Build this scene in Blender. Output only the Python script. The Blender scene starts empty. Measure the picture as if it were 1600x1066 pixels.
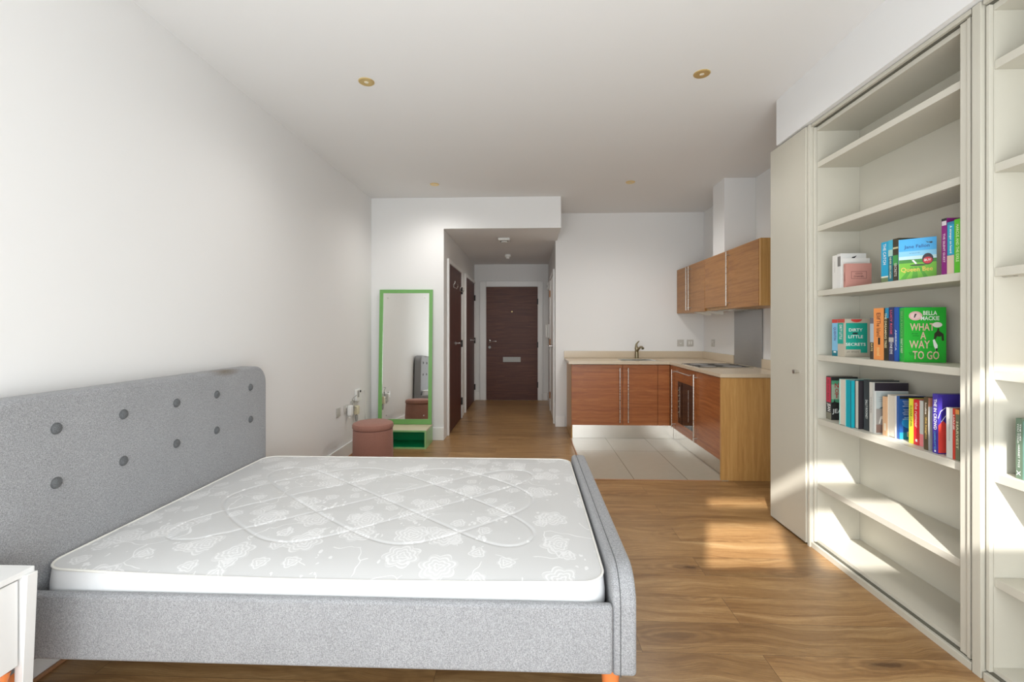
import bpy, bmesh, math, random
from mathutils import Vector, Matrix
random.seed(7)
PI = math.pi
sc = bpy.context.scene
COL = sc.collection

# ------------------------------------------------------------------ camera
cam = bpy.data.cameras.new('camera')
cam.sensor_width = 36.0
cam.lens = 16.0
cam.shift_y = -0.0125
cam.clip_start = 0.05
camo = bpy.data.objects.new('camera', cam)
COL.objects.link(camo)
camo.location = (0, 0, 1.30)
camo.rotation_euler = (PI/2, 0, math.atan(26/711.1))
sc.camera = camo

# ------------------------------------------------------------------ view, sky, sun, daylight through the window
sc.view_settings.view_transform = 'Standard'
sc.view_settings.look = 'None'
sc.view_settings.gamma = 1.0
sc.view_settings.use_curve_mapping = False
sc.view_settings.exposure = 0.55
w = bpy.data.worlds.new('sky')
sc.world = w
w.use_nodes = True
w.node_tree.nodes['Background'].inputs[0].default_value = (0.80, 0.88, 1.0, 1)
w.node_tree.nodes['Background'].inputs[1].default_value = 1.5

def lamp(name, kind, loc, energy, color=(1, 1, 1), aim=None, **kw):
    d = bpy.data.lights.new(name, kind)
    d.energy = energy
    d.color = color
    for k, v in kw.items():
        setattr(d, k, v)
    o = bpy.data.objects.new(name, d)
    COL.objects.link(o)
    o.location = loc
    if aim is not None:
        o.rotation_euler = Vector(aim).to_track_quat('-Z', 'Y').to_euler()
    return o
SUN_DIR = (0.40, 1.0, -0.64)
lamp('sun', 'SUN', (-1, -3, 5), 7.5, (1.0, 0.965, 0.925), SUN_DIR, angle=math.radians(0.9))
lamp('daylight_window', 'AREA', (-0.05, -0.42, 1.25), 82, (0.93, 0.975, 1.0), (0, 1, 0.34),
     shape='RECTANGLE', size=3.3, size_y=2.2)

# ------------------------------------------------------------------ materials
MATS = {}
def mat(name, col=(0.8, 0.8, 0.8), rough=0.5, metal=0.0, spec=0.5, noise=0.0, nscale=20.0, bump=0.0, bscale=200.0, **kw):
    if name in MATS:
        return MATS[name]
    m = bpy.data.materials.new(name)
    m.use_nodes = True
    nt = m.node_tree
    b = nt.nodes['Principled BSDF']
    b.inputs['Base Color'].default_value = (*col, 1)
    b.inputs['Roughness'].default_value = rough
    b.inputs['Metallic'].default_value = metal
    b.inputs['Specular IOR Level'].default_value = spec
    for k, v in kw.items():
        b.inputs[k].default_value = v
    tc = nt.nodes.new('ShaderNodeTexCoord')
    n = nt.nodes.new('ShaderNodeTexNoise')
    n.inputs['Scale'].default_value = nscale
    n.inputs['Detail'].default_value = 4
    nt.links.new(tc.outputs['Object'], n.inputs['Vector'])
    r = nt.nodes.new('ShaderNodeMapRange')
    r.inputs['To Min'].default_value = 1 - noise
    r.inputs['To Max'].default_value = 1 + noise
    nt.links.new(n.outputs['Fac'], r.inputs['Value'])
    mx = nt.nodes.new('ShaderNodeVectorMath'); mx.operation = 'SCALE'
    mx.inputs[0].default_value = col
    nt.links.new(r.outputs[0], mx.inputs['Scale'])
    nt.links.new(mx.outputs[0], b.inputs['Base Color'])
    if bump > 0:
        n2 = nt.nodes.new('ShaderNodeTexNoise')
        n2.inputs['Scale'].default_value = bscale
        n2.inputs['Detail'].default_value = 2
        nt.links.new(tc.outputs['Object'], n2.inputs['Vector'])
        bp = nt.nodes.new('ShaderNodeBump')
        bp.inputs['Strength'].default_value = bump
        bp.inputs['Distance'].default_value = 0.002
        nt.links.new(n2.outputs['Fac'], bp.inputs['Height'])
        nt.links.new(bp.outputs[0], b.inputs['Normal'])
    MATS[name] = m
    return m

class NT:
    def __init__(s, name):
        s.m = bpy.data.materials.new(name); s.m.use_nodes = True
        s.nt = s.m.node_tree; s.b = s.nt.nodes['Principled BSDF']; MATS[name] = s.m
    def n(s, t, **kw):
        nd = s.nt.nodes.new('ShaderNode' + t)
        for k, v in kw.items():
            if hasattr(nd, k): setattr(nd, k, v)
        return nd
    def l(s, a, b): s.nt.links.new(a, b)
    def val(s, x, sock):
        if hasattr(x, 'is_linked') or hasattr(x, 'links'): s.l(x, sock)
        else: sock.default_value = x
    def math(s, op, a, b=None, c=None):
        nd = s.n('Math'); nd.operation = op
        s.val(a, nd.inputs[0])
        if b is not None: s.val(b, nd.inputs[1])
        if c is not None: s.val(c, nd.inputs[2])
        return nd.outputs[0]
    def mix(s, f, a, b, mode='MIX'):
        nd = s.n('Mix'); nd.data_type = 'RGBA'; nd.blend_type = mode
        s.val(f, nd.inputs[0])
        for x, k in ((a, 6), (b, 7)):
            if isinstance(x, tuple): nd.inputs[k].default_value = (*x, 1)
            else: s.l(x, nd.inputs[k])
        return nd.outputs[2]
    def vmath(s, op, a, b=None):
        nd = s.n('VectorMath'); nd.operation = op
        s.val(a, nd.inputs[0])
        if b is not None: s.val(b, nd.inputs[1])
        return nd.outputs[0]
    def ramp(s, f, stops):
        nd = s.n('ValToRGB'); s.l(f, nd.inputs[0])
        e = nd.color_ramp.elements
        while len(e) > 1: e.remove(e[-1])
        e[0].position = stops[0][0]; e[0].color = (*stops[0][1], 1)
        for p, c in stops[1:]:
            x = e.new(p); x.color = (*c, 1)
        return nd.outputs[0]
    def mr(s, v, a, b, c=0.0, d=1.0):
        nd = s.n('MapRange'); s.l(v, nd.inputs[0])
        for i, x in enumerate((a, b, c, d)): nd.inputs[i+1].default_value = x
        return nd.outputs[0]
    def bump(s, h, strength, dist=0.002):
        nd = s.n('Bump'); nd.inputs['Strength'].default_value = strength; nd.inputs['Distance'].default_value = dist
        s.l(h, nd.inputs['Height']); s.l(nd.outputs[0], s.b.inputs['Normal'])
    def noise(s, vec, scale, detail=4, rough=0.5, dist=0.0):
        nd = s.n('TexNoise'); nd.inputs['Scale'].default_value = scale; nd.inputs['Detail'].default_value = detail
        nd.inputs['Roughness'].default_value = rough; nd.inputs['Distortion'].default_value = dist
        s.l(vec, nd.inputs['Vector']); return nd.outputs['Fac']

def floor_material():
    g = NT('oak_plank_floor')
    geo = g.n('TexCoord').outputs['Object']
    mp = g.n('Mapping'); g.l(geo, mp.inputs[0])
    mp.inputs['Location'].default_value = (0.35, -1.844 + 0.1935*20, 0)
    br = g.n('TexBrick'); g.l(mp.outputs[0], br.inputs['Vector'])
    br.offset = 0.37; br.offset_frequency = 2; br.squash = 1
    br.inputs['Scale'].default_value = 1.0
    br.inputs['Brick Width'].default_value = 1.28
    br.inputs['Row Height'].default_value = 0.1935
    br.inputs['Mortar Size'].default_value = 0.0011
    br.inputs['Mortar Smooth'].default_value = 0.3
    br.inputs['Bias'].default_value = 0
    br.inputs['Color1'].default_value = (0, 0, 0, 1); br.inputs['Color2'].default_value = (1, 1, 1, 1)
    br.inputs['Mortar'].default_value = (0.5, 0.5, 0.5, 1)
    rnd = br.outputs['Color']
    rv = g.n('SeparateColor'); g.l(rnd, rv.inputs[0]); r = rv.outputs[0]
    # every board gets grain of its own: shift the grain by the board's random value
    cx = g.n('CombineXYZ'); g.l(g.math('MULTIPLY', r, 17.3), cx.inputs[0]); g.l(g.math('MULTIPLY', r, 9.1), cx.inputs[1])
    base = g.vmath('ADD', mp.outputs[0], cx.outputs[0])
    s1 = g.vmath('MULTIPLY', base, (0.8, 11.0, 1.0))
    # low-frequency warp bends the grain like oak
    wn = g.n('TexNoise'); wn.inputs['Scale'].default_value = 1.7; wn.inputs['Detail'].default_value = 2; g.l(base, wn.inputs['Vector'])
    warp = g.vmath('MULTIPLY', wn.outputs['Color'], (0.3, 2.4, 0))
    s2 = g.vmath('ADD', s1, warp)
    big = g.noise(s2, 1.6, 5, 0.6, 0.8)
    fine = g.noise(g.vmath('MULTIPLY', s2, (1.3, 7, 1)), 3.2, 8, 0.78)
    pores = g.noise(g.vmath('MULTIPLY', s2, (2.2, 11, 1)), 9.0, 4, 0.8)
    col = g.ramp(big, [(0.26, (0.20, 0.100, 0.038)), (0.42, (0.355, 0.200, 0.080)), (0.58, (0.45, 0.270, 0.115)), (0.76, (0.58, 0.385, 0.185))])
    col = g.mix(g.mr(fine, 0.44, 0.62, 0.0, 0.62), col, (0.185, 0.095, 0.038))
    col = g.mix(g.mr(pores, 0.50, 0.64, 0.0, 0.60), col, (0.15, 0.065, 0.025))
    # knots and cracks
    kv = g.n('TexVoronoi'); kv.inputs['Scale'].default_value = 1.0
    g.l(g.vmath('MULTIPLY', g.vmath('ADD', base, g.vmath('MULTIPLY', wn.outputs['Color'], (0.25, 0.06, 0))), (1.5, 5.4, 1)), kv.inputs['Vector'])
    kfine = g.noise(g.vmath('MULTIPLY', base, (14, 30, 1)), 1.0, 3, 0.6)
    kd = g.math('ADD', kv.outputs['Distance'], g.math('MULTIPLY', g.math('SUBTRACT', kfine, 0.5), 0.11))
    ring = g.math('MULTIPLY', g.math('ADD', g.math('SINE', g.math('MULTIPLY', kd, 60.0)), 1.0), 0.5)
    halo = g.mr(kd, 0.08, 0.46, 1.0, 0.0)
    col = g.mix(g.math('MULTIPLY', g.math('MULTIPLY', halo, ring), 0.6), col, (0.15, 0.075, 0.030))
    col = g.mix(g.mr(g.math('ADD', kd, g.math('MULTIPLY', fine, 0.10)), 0.095, 0.18, 0.85, 0.0), col, (0.085, 0.040, 0.017))
    tone = g.mr(r, 0, 1, 0.86, 1.12)
    tv = g.n('VectorMath'); tv.operation = 'SCALE'; g.l(col, tv.inputs[0]); g.l(tone, tv.inputs['Scale'])
    fin = g.mix(g.mr(br.outputs['Fac'], 0, 1, 0, 0.75), tv.outputs[0], (0.06, 0.028, 0.012))
    g.l(fin, g.b.inputs['Base Color'])
    g.l(g.mr(fine, 0.3, 0.7, 0.27, 0.40), g.b.inputs['Roughness'])
    g.b.inputs['Specular IOR Level'].default_value = 0.5
    g.bump(g.math('SUBTRACT', g.math('MULTIPLY', fine, 0.25), br.outputs['Fac']), 0.25, 0.0015)
    return g.m

def veneer(name, dark, mid, light, axis='x', rough=0.35, contrast=1.0):
    g = NT(name)
    v = g.n('TexCoord').outputs['Object']
    sc_ = {'x': (2.0, 2.0, 45.0), 'z': (45.0, 45.0, 2.0)}[axis]
    s = g.vmath('MULTIPLY', v, sc_)
    wn = g.n('TexNoise'); wn.inputs['Scale'].default_value = 3; g.l(v, wn.inputs['Vector'])
    s = g.vmath('ADD', s, g.vmath('MULTIPLY', wn.outputs['Color'], (1.2, 1.2, 1.2)))
    a = g.noise(s, 1.0, 6, 0.65)
    b = g.noise(g.vmath('MULTIPLY', s, (5, 5, 5)), 1.0, 3, 0.6)
    c = g.ramp(a, [(0.30, dark), (0.5, mid), (0.68, light)])
    c = g.mix(g.mr(b, 0.42, 0.68, 0.0, 0.40*contrast), c, dark)
    g.l(c, g.b.inputs['Base Color'])
    g.b.inputs['Roughness'].default_value = rough
    g.bump(b, 0.06, 0.001)
    return g.m

def tile_material():
    g = NT('cream_floor_tile')
    v = g.n('TexCoord').outputs['Object']
    mp = g.n('Mapping'); g.l(v, mp.inputs[0]); mp.inputs['Location'].default_value = (-0.905+0.455*5, -3.935+0.455*10, 0)
    br = g.n('TexBrick'); g.l(mp.outputs[0], br.inputs['Vector'])
    br.offset = 0.0; br.squash = 1
    br.inputs['Scale'].default_value = 1; br.inputs['Brick Width'].default_value = 0.455; br.inputs['Row Height'].default_value = 1.365
    br.inputs['Mortar Size'].default_value = 0.0028; br.inputs['Bias'].default_value = 0
    br.inputs['Color1'].default_value = (0.40, 0.37, 0.30, 1); br.inputs['Color2'].default_value = (0.42, 0.39, 0.315, 1)
    br.inputs['Mortar'].default_value = (0.15, 0.12, 0.08, 1)
    n = g.noise(v, 14, 5, 0.6)
    c = g.mix(g.mr(n, 0.3, 0.7, 0.0, 0.18), br.outputs['Color'], (0.34, 0.31, 0.245))
    g.l(c, g.b.inputs['Base Color'])
    g.b.inputs['Roughness'].default_value = 0.22
    g.bump(g.math('SUBTRACT', g.math('MULTIPLY', g.noise(v, 90, 2), 0.1), br.outputs['Fac']), 0.3, 0.001)
    return g.m

def fabric_material(name, c1, c2, bumpk=0.5, stain=False):
    g = NT(name)
    v = g.n('TexCoord').outputs['Object']
    a = g.noise(v, 420, 2, 0.7)
    b = g.noise(g.vmath('MULTIPLY', v, (1, 1, 3.0)), 150, 3, 0.8)
    b2 = g.noise(g.vmath('MULTIPLY', v, (3.0, 3.0, 1)), 150, 3, 0.8)
    cl = g.noise(v, 5, 3, 0.5)
    t = g.math('ADD', g.math('MULTIPLY', a, 0.4), g.math('MULTIPLY', g.math('ADD', b, b2), 0.32))
    c = g.mix(g.mr(t, 0.44, 0.60, 0, 1), c1, c2)
    c = g.mix(g.mr(cl, 0.35, 0.7, 0.0, 0.14), c, c1)
    if stain:   # a worn brown stain on the top edge of the headboard
        ds = g.n('VectorMath'); ds.operation = 'LENGTH'
        g.l(g.vmath('MULTIPLY', g.vmath('SUBTRACT', v, (-1.72, 2.50, 1.062)), (1.0, 0.55, 2.2)), ds.inputs[0])
        c = g.mix(g.mr(g.math('ADD', ds.outputs['Value'], g.math('MULTIPLY', cl, 0.06)), 0.04, 0.11, 0.75, 0.0), c, (0.13, 0.095, 0.05))
    g.l(c, g.b.inputs['Base Color'])
    g.b.inputs['Roughness'].default_value = 0.95
    g.b.inputs['Specular IOR Level'].default_value = 0.1
    g.b.inputs['Sheen Weight'].default_value = 0.15
    g.bump(t, bumpk, 0.0015)
    return g.m

def mattress_material():
    g = NT('damask_ticking')
    v = g.n('TexCoord').outputs['Object']
    sep = g.n('SeparateXYZ'); g.l(v, sep.inputs[0])
    flat = g.n('CombineXYZ'); g.l(sep.outputs[0], flat.inputs[0]); g.l(sep.outputs[1], flat.inputs[1])
    p = flat.outputs[0]
    def roses(scale, seed, keep, R, petals, rings):
        mp = g.n('Mapping'); g.l(p, mp.inputs[0]); mp.inputs['Location'].default_value = (seed, seed*0.7, 0)
        vo = g.n('TexVoronoi'); vo.voronoi_dimensions = '2D'; vo.inputs['Scale'].default_value = scale; vo.inputs['Randomness'].default_value = 0.85
        g.l(mp.outputs[0], vo.inputs['Vector'])
        d = g.n('VectorMath'); d.operation = 'SUBTRACT'; g.l(mp.outputs[0], d.inputs[0]); g.l(vo.outputs['Position'], d.inputs[1])
        ds = g.n('SeparateXYZ'); g.l(d.outputs[0], ds.inputs[0])
        ang = g.math('ARCTAN2', ds.outputs[1], ds.outputs[0])
        ln = g.n('VectorMath'); ln.operation = 'LENGTH'; g.l(d.outputs[0], ln.inputs[0])
        rad = ln.outputs['Value']
        cs = g.n('SeparateColor'); g.l(vo.outputs['Color'], cs.inputs[0])
        ph = g.math('MULTIPLY', cs.outputs[1], 6.28)
        wob = g.math('ABSOLUTE', g.math('SINE', g.math('ADD', g.math('MULTIPLY', ang, petals/2), ph)))
        rr = g.math('MULTIPLY', rad, g.math('SUBTRACT', 1.28, g.math('MULTIPLY', wob, 0.30)))
        tw = g.math('ADD', g.math('MULTIPLY', rr, rings), g.math('MULTIPLY', g.math('SINE', g.math('ADD', g.math('MULTIPLY', ang, 3), ph)), 0.28))
        ringv = g.math('ADD', g.math('MULTIPLY', g.math('GREATER_THAN', g.math('FRACT', tw), 0.58), 0.72), 0.28)
        inside = g.math('LESS_THAN', rr, R)
        on = g.math('GREATER_THAN', cs.outputs[0], 1-keep)
        return g.math('MULTIPLY', g.math('MULTIPLY', ringv, inside), on)
    m1 = roses(5.2, 3.1, 0.62, 0.072, 7, 52)
    m2 = roses(9.0, 9.7, 0.38, 0.034, 6, 62)
    # stems: thin contour of a soft noise, kept in patches; leaves: small bright flecks
    wv = g.n('TexNoise'); wv.inputs['Scale'].default_value = 9; wv.inputs['Detail'].default_value = 1; g.l(p, wv.inputs['Vector'])
    sv = g.n('TexVoronoi'); sv.feature = 'DISTANCE_TO_EDGE'; sv.voronoi_dimensions = '2D'; sv.inputs['Scale'].default_value = 5.2
    g.l(g.vmath('ADD', p, g.vmath('MULTIPLY', wv.outputs['Color'], (0.12, 0.12, 0))), sv.inputs['Vector'])
    stem = g.math('LESS_THAN', sv.outputs['Distance'], 0.012)
    patch = g.math('GREATER_THAN', g.noise(p, 4.5, 1), 0.53)
    stem = g.math('MULTIPLY', stem, patch)
    lf = g.n('TexVoronoi'); lf.inputs['Scale'].default_value = 42; g.l(g.vmath('MULTIPLY', p, (1, 0.55, 1)), lf.inputs['Vector'])
    leaf = g.math('MULTIPLY', g.math('LESS_THAN', lf.outputs['Distance'], 0.30), g.math('GREATER_THAN', g.noise(p, 7.0, 2), 0.585))
    mask = g.math('MINIMUM', g.math('ADD', g.math('ADD', m1, m2), g.math('ADD', stem, leaf)), 1.0)
    c = g.mix(g.math('MULTIPLY', mask, 0.75), (0.63, 0.635, 0.635), (0.84, 0.845, 0.85))
    g.l(c, g.b.inputs['Base Color'])
    g.l(g.mr(mask, 0, 1, 0.42, 0.62), g.b.inputs['Roughness'])
    g.b.inputs['Specular IOR Level'].default_value = 0.35
    g.bump(g.math('ADD', g.math('MULTIPLY', mask, 0.4), g.math('MULTIPLY', g.noise(v, 300, 2), 0.3)), 0.25, 0.001)
    return g.m

def brushed(name, col, rough=0.3, axis=(4, 4, 160)):
    g = NT(name)
    v = g.n('TexCoord').outputs['Object']
    n = g.noise(g.vmath('MULTIPLY', v, axis), 1.0, 4, 0.6)
    g.l(g.mix(g.mr(n, 0.3, 0.7), tuple(x*0.82 for x in col), col), g.b.inputs['Base Color'])
    g.b.inputs['Metallic'].default_value = 1.0
    g.l(g.mr(n, 0.3, 0.7, rough*0.8, rough*1.3), g.b.inputs['Roughness'])
    return g.m

M_wall = mat('white_wall_paint', (0.80, 0.795, 0.785), 0.9, spec=0.2, noise=0.012, nscale=1.3, bump=0.05, bscale=350)
M_ceil = mat('white_ceiling_paint', (0.80, 0.795, 0.785), 0.92, spec=0.2, noise=0.01, nscale=1.1, bump=0.04, bscale=350)
M_trim = mat('white_gloss_trim', (0.86, 0.855, 0.84), 0.35, noise=0.01)
M_floor = floor_material()
M_tile = tile_material()
M_cream = mat('cream_painted_wood', (0.55, 0.525, 0.445), 0.38, noise=0.02, nscale=6, bump=0.03, bscale=120)
M_creamin = mat('cream_painted_shelving', (0.58, 0.555, 0.475), 0.42, noise=0.02, nscale=5)
M_cherry = veneer('cherry_veneer', (0.24, 0.068, 0.018), (0.36, 0.115, 0.030), (0.45, 0.165, 0.048), 'x')
M_cherryup = veneer('warm_cherry_veneer', (0.26, 0.10, 0.024), (0.36, 0.16, 0.040), (0.43, 0.205, 0.058), 'x')
M_oak = veneer('honey_oak_veneer', (0.40, 0.205, 0.062), (0.50, 0.275, 0.088), (0.57, 0.33, 0.12), 'z', contrast=0.7)
M_wenge = veneer('dark_walnut_veneer', (0.058, 0.015, 0.008), (0.105, 0.029, 0.014), (0.165, 0.052, 0.026), 'x', rough=0.5)
M_wengez = veneer('dark_walnut_veneer_upright', (0.055, 0.013, 0.009), (0.095, 0.024, 0.015), (0.14, 0.040, 0.024), 'z', rough=0.5)
M_steel = brushed('brushed_steel', (0.72, 0.70, 0.66), 0.28)
M_plinth = mat('satin_plinth', (0.74, 0.71, 0.66), 0.22, 1.0, noise=0.03, nscale=5)
M_splash = brushed('grey_steel_splashback', (0.42, 0.42, 0.42), 0.42)
M_brass = mat('aged_brass', (0.78, 0.60, 0.28), 0.45, 0.85)
M_bronze = mat('bronze_tap_metal', (0.30, 0.26, 0.17), 0.32, 1.0)
M_chrome = mat('chrome', (0.8, 0.8, 0.8), 0.12, 1.0)
M_stone = mat('beige_stone_worktop', (0.60, 0.50, 0.37), 0.25, noise=0.10, nscale=160)
M_glassb = mat('black_ceramic_glass', (0.014, 0.012, 0.009), 0.35, spec=0.04)
M_ovenglass = mat('dark_oven_glass', (0.010, 0.006, 0.005), 0.05)
M_grey = fabric_material('grey_linen_weave', (0.195, 0.199, 0.207), (0.44, 0.445, 0.46))
M_greyhead = fabric_material('grey_linen_weave_headboard', (0.195, 0.199, 0.207), (0.44, 0.445, 0.46), stain=True)
M_greydk = fabric_material('dark_grey_button_cloth', (0.085, 0.088, 0.092), (0.15, 0.155, 0.16))
M_mat = mattress_material()
M_matside = mat('white_mattress_border', (0.74, 0.75, 0.76), 0.6, noise=0.02, bump=0.2, bscale=90)
M_piping = mat('ivory_piping', (0.80, 0.79, 0.74), 0.6)
M_orange = mat('orange_stained_beech', (0.80, 0.235, 0.065), 0.45, noise=0.08, nscale=12)
M_white = mat('white_lacquer', (0.82, 0.82, 0.81), 0.3)
M_green = mat('leaf_green_lacquer', (0.17, 0.40, 0.115), 0.35, noise=0.03)
M_greenlt = mat('pale_green_lacquer', (0.30, 0.56, 0.24), 0.35, noise=0.03)
M_greenin = mat('emerald_green_lacquer', (0.0, 0.33, 0.12), 0.3)
M_birch = mat('pale_worn_board', (0.60, 0.52, 0.36), 0.4, noise=0.05)
M_mirror = mat('silvered_glass', (0.93, 0.94, 0.92), 0.015, 1.0)
M_pink = fabric_material('dusty_pink_velvet', (0.29, 0.135, 0.10), (0.41, 0.21, 0.165), 0.25)
M_pinkdk = mat('pink_velvet_seam', (0.22, 0.09, 0.07), 0.9)
M_dull = mat('dull_aluminium', (0.45, 0.45, 0.43), 0.6, 0.6)
M_plate = mat('satin_socket_plate', (0.58, 0.56, 0.52), 0.4, 0.3)
M_plastic = mat('white_plastic', (0.78, 0.78, 0.75), 0.35)
M_slot = mat('dark_recess', (0.03, 0.03, 0.03), 0.6)
M_gapshade = mat('grey_shadow_gap', (0.11, 0.105, 0.08), 0.7)  # dark colour painting the shade inside the bookcase gaps
M_page = mat('book_pages', (0.62, 0.56, 0.47), 0.85, noise=0.08, nscale=400)
M_sunblock = mat('clear_blind_fabric', (0.80, 0.80, 0.78), 0.9)
M_outwall = mat('window_frame_paint', (0.75, 0.75, 0.73), 0.4)
def glass_material():
    g = NT('window_glass')
    tr = g.n('BsdfTransparent'); gl = g.n('BsdfGlossy'); gl.inputs['Roughness'].default_value = 0.02
    mx = g.n('MixShader'); mx.inputs[0].default_value = 0.06
    g.l(tr.outputs[0], mx.inputs[1]); g.l(gl.outputs[0], mx.inputs[2])
    out = [n for n in g.nt.nodes if n.type == 'OUTPUT_MATERIAL'][0]
    g.l(mx.outputs[0], out.inputs[0]); g.nt.nodes.remove(g.b)
    return g.m
M_glass = glass_material()
M_door_edge = mat('door_edge_lipping', (0.40, 0.20, 0.10), 0.5)

# ------------------------------------------------------------------ mesh helpers
class MB:
    def __init__(s): s.bm = bmesh.new()
    def box(s, x0, x1, y0, y1, z0, z1, M=None):
        v = [s.bm.verts.new((x, y, z)) for x in (x0, x1) for y in (y0, y1) for z in (z0, z1)]
        for f in ((0, 1, 3, 2), (4, 6, 7, 5), (0, 4, 5, 1), (2, 3, 7, 6), (0, 2, 6, 4), (1, 5, 7, 3)):
            s.bm.faces.new([v[i] for i in f])
        if M is not None:
            for a in v: a.co = M @ a.co
        return s
    def prism(s, pts, d0, d1, plane='xz'):
        def P(a, b, d):
            return {'xz': (a, d, b), 'yz': (d, a, b), 'xy': (a, b, d)}[plane]
        lo = [s.bm.verts.new(P(a, b, d0)) for a, b in pts]
        hi = [s.bm.verts.new(P(a, b, d1)) for a, b in pts]
        n = len(pts)
        s.bm.faces.new(lo); s.bm.faces.new(list(reversed(hi)))
        for i in range(n):
            s.bm.faces.new((lo[i], hi[i], hi[(i+1) % n], lo[(i+1) % n]))
        return s
    def tube(s, pts, r, n=12, caps=True, radii=None):
        pts = [Vector(p) for p in pts]
        rings = []
        up = None
        for i, p in enumerate(pts):
            if i == 0: t = pts[1]-pts[0]
            elif i == len(pts)-1: t = pts[-1]-pts[-2]
            else: t = (pts[i+1]-p).normalized()+(p-pts[i-1]).normalized()
            t.normalize()
            if up is None:
                up = Vector((0, 0, 1)) if abs(t.z) < 0.9 else Vector((1, 0, 0))
            a = t.cross(up).normalized(); b = t.cross(a).normalized()
            up = -b if False else up
            rr = radii[i] if radii else r
            rings.append([s.bm.verts.new(p+a*(rr*math.cos(2*PI*k/n))+b*(rr*math.sin(2*PI*k/n))) for k in range(n)])
        for i in range(len(rings)-1):
            for k in range(n):
                s.bm.faces.new((rings[i][k], rings[i][(k+1) % n], rings[i+1][(k+1) % n], rings[i+1][k]))
        if caps:
            s.bm.faces.new(list(reversed(rings[0]))); s.bm.faces.new(rings[-1])
        return s
    def lathe(s, prof, n=32, loc=(0, 0, 0), axis='z'):
        rings = []
        for r, z in prof:
            ring = []
            for k in range(n):
                a = 2*PI*k/n
                c, d = r*math.cos(a), r*math.sin(a)
                p = {'z': (c, d, z), 'x': (z, c, d), 'y': (c, z, d)}[axis]
                ring.append(s.bm.verts.new(Vector(p)+Vector(loc)))
            rings.append(ring)
        for i in range(len(rings)-1):
            for k in range(n):
                s.bm.faces.new((rings[i][k], rings[i][(k+1) % n], rings[i+1][(k+1) % n], rings[i+1][k]))
        s.bm.faces.new(list(reversed(rings[0]))); s.bm.faces.new(rings[-1])
        return s
    def build(s, name, material, parent=None, bevel=0.0, smooth=False, seg=2, loc=None):
        bmesh.ops.recalc_face_normals(s.bm, faces=s.bm.faces[:])
        me = bpy.data.meshes.new(name)
        s.bm.to_mesh(me); s.bm.free()
        me.materials.append(material)
        o = bpy.data.objects.new(name, me)
        COL.objects.link(o)
        if loc: o.location = loc
        if parent is not None:
            o.parent = parent
        if bevel > 0:
            b = o.modifiers.new('bevel', 'BEVEL'); b.width = bevel; b.segments = seg; b.limit_method = 'ANGLE'
            b.angle_limit = math.radians(40)
            smooth = True
        if smooth:
            for p in me.polygons: p.use_smooth = True
            try:
                me.set_sharp_from_angle(angle=math.radians(40))
            except Exception:
                pass
        return o

def thing(name, label, cat, loc=(0, 0, 0), rz=0.0, group=None):
    o = bpy.data.objects.new(name, None); COL.objects.link(o)
    o.empty_display_size = 0.05
    o.location = loc; o.rotation_euler = (0, 0, rz)
    o['label'] = label; o['category'] = cat
    if group: o['group'] = group
    return o
def tag(o, label, cat, group=None):
    o['label'] = label; o['category'] = cat
    if group: o['group'] = group
    return o
def struct(o, label=None, cat=None):
    o['kind'] = 'structure'
    o['label'] = label or ('white painted ' + o.name.replace('_', ' '))
    o['category'] = cat or o.name.split('_')[0].split('.')[0]
    return o
def sbox(name, dims, m, label=None, bevel=0, cat=None):
    return struct(MB().box(*dims).build(name, m, bevel=bevel), label, cat)

# key measures (metres)
XL = -1.835; YM = 5.25; XH = -0.985; ZC = 2.817; ZH = 2.455
XR = 2.285; YK = 6.03; XHR = 0.355; YE = 8.23; YW = -0.60

# ------------------------------------------------------------------ setting
sbox('floor', (XL-0.1, XR+0.1, YW-0.2, YE+0.1, -0.12, 0.0), M_floor, 'knotty brown oak plank floor laid across the room')
sbox('floor_tiles', (0.50, 1.70, 3.935, 5.42, -0.02, 0.003), M_tile, 'cream square tiled floor in front of the kitchen units', cat='floor')
sbox('ceiling', (XL-0.1, XR+0.1, YW-0.2, YK+0.1, ZC, ZC+0.12), M_ceil, 'plain white main ceiling with recessed lights')
sbox('ceiling_hall', (XH-0.1, XHR+0.05, YK+0.0205, YE+0.1, ZH, ZH+0.12), M_ceil, 'lower white ceiling over the entrance hall', cat='ceiling')
sbox('wall_left', (XL-0.12, XL, YW-0.2, YM+0.1, 0, ZC), M_wall, 'long bare white wall behind the headboard')
# wall beside the mirror plus the bulkhead over the hall opening, one plastered piece
sbox('wall_back', (XL-0.1, XH, YM, YM+0.12, 0, ZC), M_wall, 'white wall behind the green mirror, left of the hall')
sbox('wall_bulkhead', (XH, 0.372, YM, YK+0.02, ZH, ZC), M_wall, 'white boxed bulkhead over the hall opening')
sbox('wall_hall_left', (XH-0.12, XH, YM+0.12, YE+0.1, 0, ZH), M_wall, 'white hall wall holding the two dark doors')
sbox('wall_hall_right', (XHR, XHR+0.10, YK+0.12, YE+0.1, 0, ZH), M_wall, 'white hall wall on the right with the entry phone')
sbox('wall_hall_end', (XH-0.1, XHR+0.1, YE, YE+0.12, 0, ZH), M_wall, 'white end wall around the front door')
sbox('wall_kitchen', (XHR, XR+0.1, YK, YK+0.12, 0, ZC), M_wall, 'white wall behind the sink worktop')
sbox('wall_right', (XR, XR+0.12, YW-0.2, YK+0.1, 0, ZC), M_wall, 'white wall behind the hob and wall cabinets')
sbox('wall_upper_right', (1.650, XR, YW, 3.095, 2.517, ZC), M_wall, 'white wall strip above the built in bookcases')
sbox('wall_boxing', (1.976, XR, 4.67, 4.957, 2.062, ZC), M_wall, 'white duct boxing rising from the wall cabinets to the ceiling')
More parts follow.
